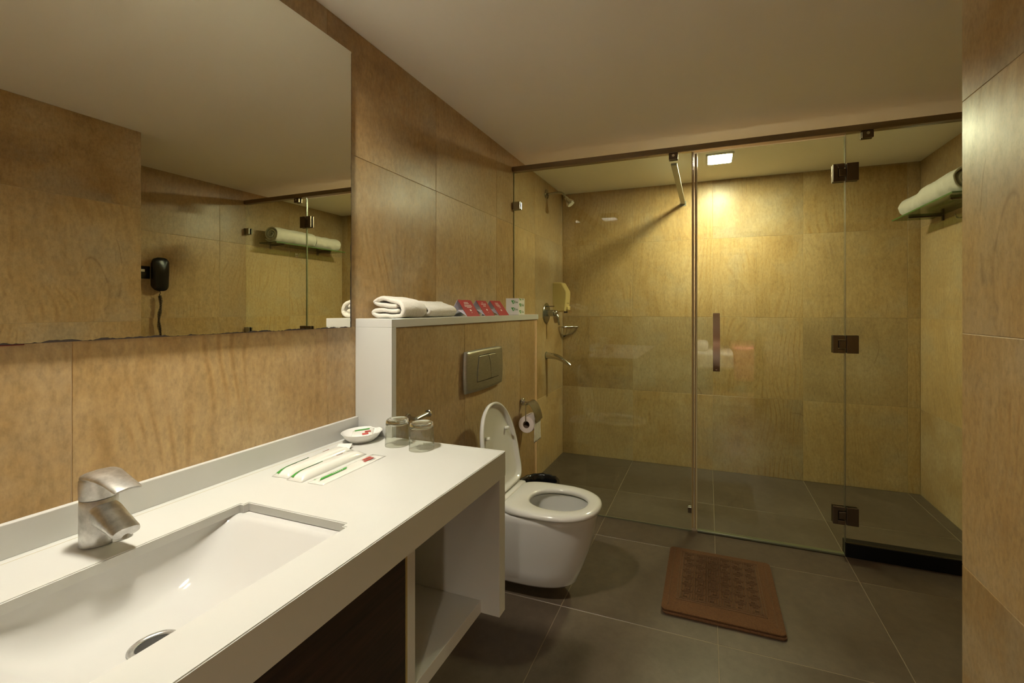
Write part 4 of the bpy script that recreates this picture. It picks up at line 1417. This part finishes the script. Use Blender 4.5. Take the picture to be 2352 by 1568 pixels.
for yy in (-0.022, 0.0, 0.022):
    bm = bmesh.new(); bx(bm, 0.090, 0.106, yy - 0.007, yy + 0.007, -0.002, 0.012, 0.002)
    obj('nozzle', bm, 'rubber', dsp)

# corner basket
bk = empty('corner_basket', (0.0, YB, 1.140))
tag(bk, 'small chrome wire soap basket in the shower corner', 'basket')
a_, b_ = 0.118, 0.150
bm = bmesh.new()
arcpts = [(a_ * 1.0 * (1 - k / 10) ** 1.0 if False else 0, 0, 0) for k in range(1)]
front = catmull([(0.004, -a_, 0.004), (0.040, -a_ * 0.98, 0.004), (0.105, -0.060, 0.004), (b_ - 0.004, -0.030, 0.004), (b_, -0.004, 0.004)], 6)
tube(bm, front, 0.0055, 10)
tube(bm, [(0.006, -a_, 0.004), (0.006, -0.006, 0.004), (b_, -0.006, 0.004)], 0.003, 8)
obj('rim', bm, 'chrome', bk, smooth=True)
for k in range(9):
    s = 0.06 + 0.88 * k / 8
    p = front[int(s * (len(front) - 1))]
    bm = bmesh.new()
    q = Vector((p.x * 0.62 + 0.002, p.y * 0.62 - 0.002, -0.060))
    tube(bm, [p, p * 0.5 + q * 0.5 + Vector((0, 0, -0.01)), q, Vector((0.010, -0.010, -0.095 + 0.004 * abs(k - 4)))], 0.0016, 6)
    obj('wire', bm, 'chrome_dark', bk, smooth=True)

# ================================================================== towel shelf on the right wall
TZ = 1.905
tsf = empty('towel_shelf', (X2, 3.10, TZ))
tag(tsf, 'green-edged glass towel shelf on the right shower wall', 'shelf')
SY0, SY1, SXF = 2.775 - 3.10, 3.545 - 3.10, -0.222
bm = bmesh.new(); bx(bm, SXF, -0.002, SY0, SY1, -0.008, 0.0, 0.0)
obj('glass_plate', bm, 'shelf_glass', tsf)
bm = bmesh.new(); bx(bm, SXF - 0.0012, SXF - 0.0001, SY0, SY1, -0.0078, -0.0002); 
obj('front_edge', bm, 'dgreen', tsf)
for yy in (2.885 - 3.10, 3.395 - 3.10):
    bm = bmesh.new(); bx(bm, -0.185, -0.001, yy - 0.006, yy + 0.006, -0.020, -0.0085, 0.001); bx(bm, -0.012, -0.001, yy - 0.009, yy + 0.009, -0.045, -0.0085, 0.001)
    o = obj('bracket', bm, 'hinge', tsf)
    bm = bmesh.new(); cyl(bm, (-0.178, yy, -0.0200), (-0.178, yy, -0.023), 0.005, n=12)
    obj('screw', bm, 'chrome', o)
def rolled_towel(y0, y1, x, r, seed, label, turns=2.9, fl=0.92):
    e = empty('rolled_towel', (x, (y0 + y1) / 2, TZ + 0.0006))
    th = 0.0118
    pts = []
    n = 40
    for k in range(n + 1):
        s = k / n
        rad = 0.012 + (r - th / 2 - 0.012) * s
        t = -PI / 2 - turns * 2 * PI * (1 - s) + 0.9
        pts.append((rad * math.cos(t) * 1.18, r * fl + rad * math.sin(t) * fl))
    bm = bmesh.new()
    ribbon(bm, pts, th, -(y1 - y0) / 2, (y1 - y0) / 2, 44, seed, 0.0050, 3)
    o = obj('cloth', bm, 'towel', e)
    smooth_angle(o, 3.0)
    return tag(e, label, 'towel', 'rolled towels on the glass shelf')
rolled_towel(2.790, 3.200, X2 - 0.128, 0.083, 4, 'rolled cream towel at the near end of the glass shelf, showing its spiral end')
rolled_towel(3.214, 3.510, X2 - 0.122, 0.076, 5, 'rolled cream towel at the far end of the glass shelf')
# hook below the shelf
hk2 = empty('robe_hook', (X2, 3.150, 1.835))
tag(hk2, 'small chrome hook under the glass towel shelf', 'hook')
bm = bmesh.new(); bx(bm, -0.006, -0.0008, -0.016, 0.016, -0.02, 0.02, 0.002)
obj('plate', bm, 'chrome_dark', hk2)
bm = bmesh.new(); tube(bm, catmull([(-0.005, 0, 0.0), (-0.030, 0, -0.006), (-0.045, 0, 0.004), (-0.048, 0, 0.018)], 6), 0.004, 10)
obj('peg', bm, 'chrome', hk2, smooth=True)

# ================================================================== wall phone and switch on the recess wall
ph = empty('wall_phone', (X2, 2.004, 1.555))
tag(ph, 'black slim wall phone seen in the mirror, its coiled cord hanging', 'phone')
def cap_ring(x, hw, hh, cz, n=28, taper=0.0):
    pts = []
    for k in range(n):
        t = 2 * PI * k / n
        c, s = math.cos(t), math.sin(t)
        y = hw * abs(c) ** 0.75 * (1 if c >= 0 else -1)
        z = (hh - hw) * (1 if s >= 0 else -1) * (abs(s) > 0.02) + hw * abs(s) ** 0.9 * (1 if s >= 0 else -1)
        pts.append((x, y * (1 + taper * z / hh), cz + z))
    return pts
bm = bmesh.new()
loft(bm, [cap_ring(-0.001, 0.040, 0.108, 0), cap_ring(-0.016, 0.044, 0.112, 0), cap_ring(-0.022, 0.040, 0.108, 0)])
o = obj('cradle', bm, 'black', ph); smooth_angle(o, 0.7)
bm = bmesh.new()
loft(bm, [cap_ring(-0.0225, 0.040, 0.116, 0.002, taper=0.05), cap_ring(-0.032, 0.050, 0.124, 0.002, taper=0.05), cap_ring(-0.052, 0.050, 0.124, 0.002, taper=0.05), cap_ring(-0.062, 0.040, 0.112, 0.002, taper=0.05)])
o = obj('handset', bm, 'black', ph); smooth_angle(o, 0.7)
bm = bmesh.new()
pts = []
for k in range(16 * 34):
    s = k / (16 * 34 - 1)
    z = -0.155 - 0.36 * s
    rr = 0.0085 + 0.0025 * math.sin(s * 22)
    cyo = 0.006 * math.sin(s * 9)
    pts.append((-0.034 + rr * math.cos(k * 2 * PI / 12), cyo + rr * math.sin(k * 2 * PI / 12), z))
tube(bm, [(-0.04, -0.004, -0.118), (-0.038, 0.002, -0.135), (-0.034, -0.002, -0.150)] + pts, 0.0021, 5)
obj('coiled_cord', bm, 'black', ph, smooth=True)
sw = empty('wall_switch', (X2, 1.9150, 1.567))
tag(sw, 'black square wall switch with a small white rocker beside the phone', 'switch')
bm = bmesh.new(); bx(bm, -0.010, -0.0008, -0.043, 0.043, -0.046, 0.046, 0.003)
obj('plate', bm, 'black', sw)
bm = bmesh.new(); bx(bm, -0.0135, -0.0102, -0.014, 0.010, 0.004, 0.022, 0.001)
obj('rocker', bm, 'white_plastic', sw)

# ================================================================== bath mat
mt = empty('bath_mat', (1.2895, 2.1515, 0.0))
tag(mt, 'brown terry bath mat folded double on the floor before the shower door', 'mat')
def rrect(hw, hh, r, z, n=6):
    pts = []
    for cx_, cy_, s in ((hw - r, hh - r, 0), (-hw + r, hh - r, 1), (-hw + r, -hh + r, 2), (hw - r, -hh + r, 3)):
        for k in range(n + 1):
            t = PI / 2 * (s + k / n)
            pts.append((cx_ + r * math.cos(t), cy_ + r * math.sin(t), z))
    return pts
for z0, nm, dx, dy in ((0.0005, 'lower_layer', 0.004, -0.004), (0.0125, 'upper_layer', 0.0, 0.0)):
    bm = bmesh.new()
    loft(bm, [[(p[0] + dx, p[1] + dy, p[2]) for p in rrect(hw, hh, 0.02, z)] for hw, hh, z in ((0.232, 0.252, z0), (0.240, 0.257, z0 + 0.003), (0.240, 0.257, z0 + 0.008), (0.234, 0.251, z0 + 0.0108))])
    o = obj(nm, bm, 'brown_mat', mt); smooth_angle(o, 0.7)
# fold roll at the far side
bm = bmesh.new()
tube(bm, [(-0.225, 0.246, 0.0122), (0.225, 0.246, 0.0122)], 0.0113, 14)
obj('fold', bm, 'brown_mat', mt, smooth=True)
# raised borders and Greek-key squares
TOPM = 0.0232
def strip(bm, x0, y0, x1, y1, w, z=TOPM, h=0.0030):
    xa, xb_ = min(x0, x1) - w / 2, max(x0, x1) + w / 2
    ya, yb_ = min(y0, y1) - w / 2, max(y0, y1) + w / 2
    vs = [(xa, ya, z), (xb_, ya, z), (xb_, yb_, z), (xa, yb_, z)]
    i = 0.0012
    lo = [bm.verts.new(p) for p in vs]
    hi = [bm.verts.new(p) for p in ((xa + i, ya + i, z + h), (xb_ - i, ya + i, z + h), (xb_ - i, yb_ - i, z + h), (xa + i, yb_ - i, z + h))]
    bm.faces.new(hi)
    for k in range(4):
        j = (k + 1) % 4
        bm.faces.new((lo[k], lo[j], hi[j], hi[k]))
bm = bmesh.new()
gx0, gx1, gy0, gy1 = -0.168, 0.168, -0.165, 0.205
for ins in (0.0, 0.012):
    strip(bm, gx0 - 0.012 + ins, gy0 - 0.012 + ins, gx1 + 0.012 - ins, gy0 - 0.012 + ins, 0.0055)
    strip(bm, gx0 - 0.012 + ins, gy1 + 0.012 - ins, gx1 + 0.012 - ins, gy1 + 0.012 - ins, 0.0055)
    strip(bm, gx0 - 0.012 + ins, gy0 - 0.012 + ins, gx0 - 0.012 + ins, gy1 + 0.012 - ins, 0.0055)
    strip(bm, gx1 + 0.012 - ins, gy0 - 0.012 + ins, gx1 + 0.012 - ins, gy1 + 0.012 - ins, 0.0055)
for sx in (-1, 1):
    strip(bm, sx * 0.214, -0.225, sx * 0.214, 0.225, 0.004, h=0.002)
obj('raised_border', bm, 'mat_pat', mt)
bm = bmesh.new()
ncx, ncy = 6, 7
cw, ch = (gx1 - gx0) / ncx, (gy1 - gy0) / ncy
for i in range(ncx):
    for j in range(ncy):
        cx_, cy_ = gx0 + cw * (i + 0.5), gy0 + ch * (j + 0.5)
        a = cw * 0.41; st = cw * 0.20
        fx = 1 if (i + j) % 2 else -1
        P = [(-a, -a), (-a, a), (a, a), (a, -a), (-a + st, -a), (-a + st, a - st), (a - st, a - st), (a - st, -a + st), (-a + 2 * st, -a + st), (-a + 2 * st, a - 2 * st)]
        for p, q in zip(P, P[1:]):
            strip(bm, cx_ + fx * p[0], cy_ + p[1], cx_ + fx * q[0], cy_ + q[1], 0.0044, h=0.0052)
kp = obj('key_pattern', bm, 'mat_pat', mt)
kp['kind'] = 'stuff'

# ================================================================== bedroom beyond the doorway (seen only as a reflection in the glass door)
BY = -4.2
struct(box('wall_bedroom', -0.6, 3.4, BY - 0.1, BY, 0, 2.6, 'bedroom_wall', bev=0))
bm = bmesh.new()
bx(bm, -0.7, -0.6, BY - 0.1, YR - 0.12, 0, 2.6); bx(bm, 3.4, 3.5, BY - 0.1, YR - 0.12, 0, 2.6)
struct(obj('wall_bedroom_side', bm, 'bedroom_wall'))
struct(box('ceiling_bedroom', -0.7, 3.5, BY - 0.1, YR - 0.121, 2.6, 2.7, 'bedroom_wall', bev=0))
struct(box('floor_bedroom', -0.7, 3.5, BY - 0.1, YR - 0.121, -0.1, 0.0, 'bedroom_floor', bev=0))
bm = bmesh.new()
bx(bm, -0.7, -0.121, YR - 0.12, YR - 0.05, 0, 2.6); bx(bm, X2 + 0.121, 3.5, YR - 0.12, YR - 0.05, 0, 2.6); bx(bm, -0.7, 3.5, YR - 0.12, YR - 0.05, H + 0.11, 2.62)
struct(obj('wall_bedroom_front', bm, 'bedroom_wall'))
bm = bmesh.new()
for x0, x1, z0, z1 in ((DX0 - 0.001, DX0 + 0.03, 0, DZ), (DX1 - 0.03, DX1 + 0.001, 0, DZ), (DX0, DX1, DZ - 0.03, DZ + 0.001)):
    bx(bm, x0, x1, YR - 0.13, YR + 0.006, z0, z1, 0.002)
struct(obj('door_1', bm, 'wood'))
bed = empty('bed', (1.0, -2.9, 0))
tag(bed, 'bed with white sheet and pink blanket, reflected in the shower door', 'bed')
bm = bmesh.new(); bx(bm, -1.0, 1.5, -0.85, 0.85, 0.10, 0.32, 0.01)
obj('base', bm, 'wood', bed)
bm = bmesh.new(); bx(bm, -0.98, 1.48, -0.83, 0.84, 0.325, 0.60, 0.05, 4)
obj('mattress', bm, 'linen', bed)
bm = bmesh.new(); bx(bm, 0.62, 1.50, -0.86, 0.875, 0.16, 0.70, 0.05, 4)
obj('blanket', bm, 'pink', bed)
bm = bmesh.new(); bx(bm, -0.7, 0.25, 0.10, 0.70, 0.60, 0.76, 0.06, 4)
obj('pillow', bm, 'linen', bed)
e = empty('added_pendant', (1.62, -1.70, 2.6))  # added unseen lamp, brightens the bed so its reflection shows in the glass
bm = bmesh.new(); cyl(bm, (0, 0, -0.001), (0, 0, -0.03), 0.05, n=20); cyl(bm, (0, 0, -0.03), (0, 0, -0.88), 0.004, n=8); obj('cord', bm, 'black', e)
bm = bmesh.new(); lathe_closed(bm, [(0.06, -0.86), (0.22, -1.08), (0.214, -1.08), (0.054, -0.865)], (0, 0, 0), 32); obj('shade', bm, 'baffle', e, smooth=True)
bm = bmesh.new(); lathe(bm, [(0.03, -0.88), (0.075, -0.93), (0.085, -0.97), (0.05, -1.02), (0.01, -1.03)], (0, 0, 0), 24); obj('bulb', bm, 'fill_b', e, smooth=True)
tag(e, 'added black pendant lamp, unseen, lighting the front of the bed beyond the doorway', 'lamp')
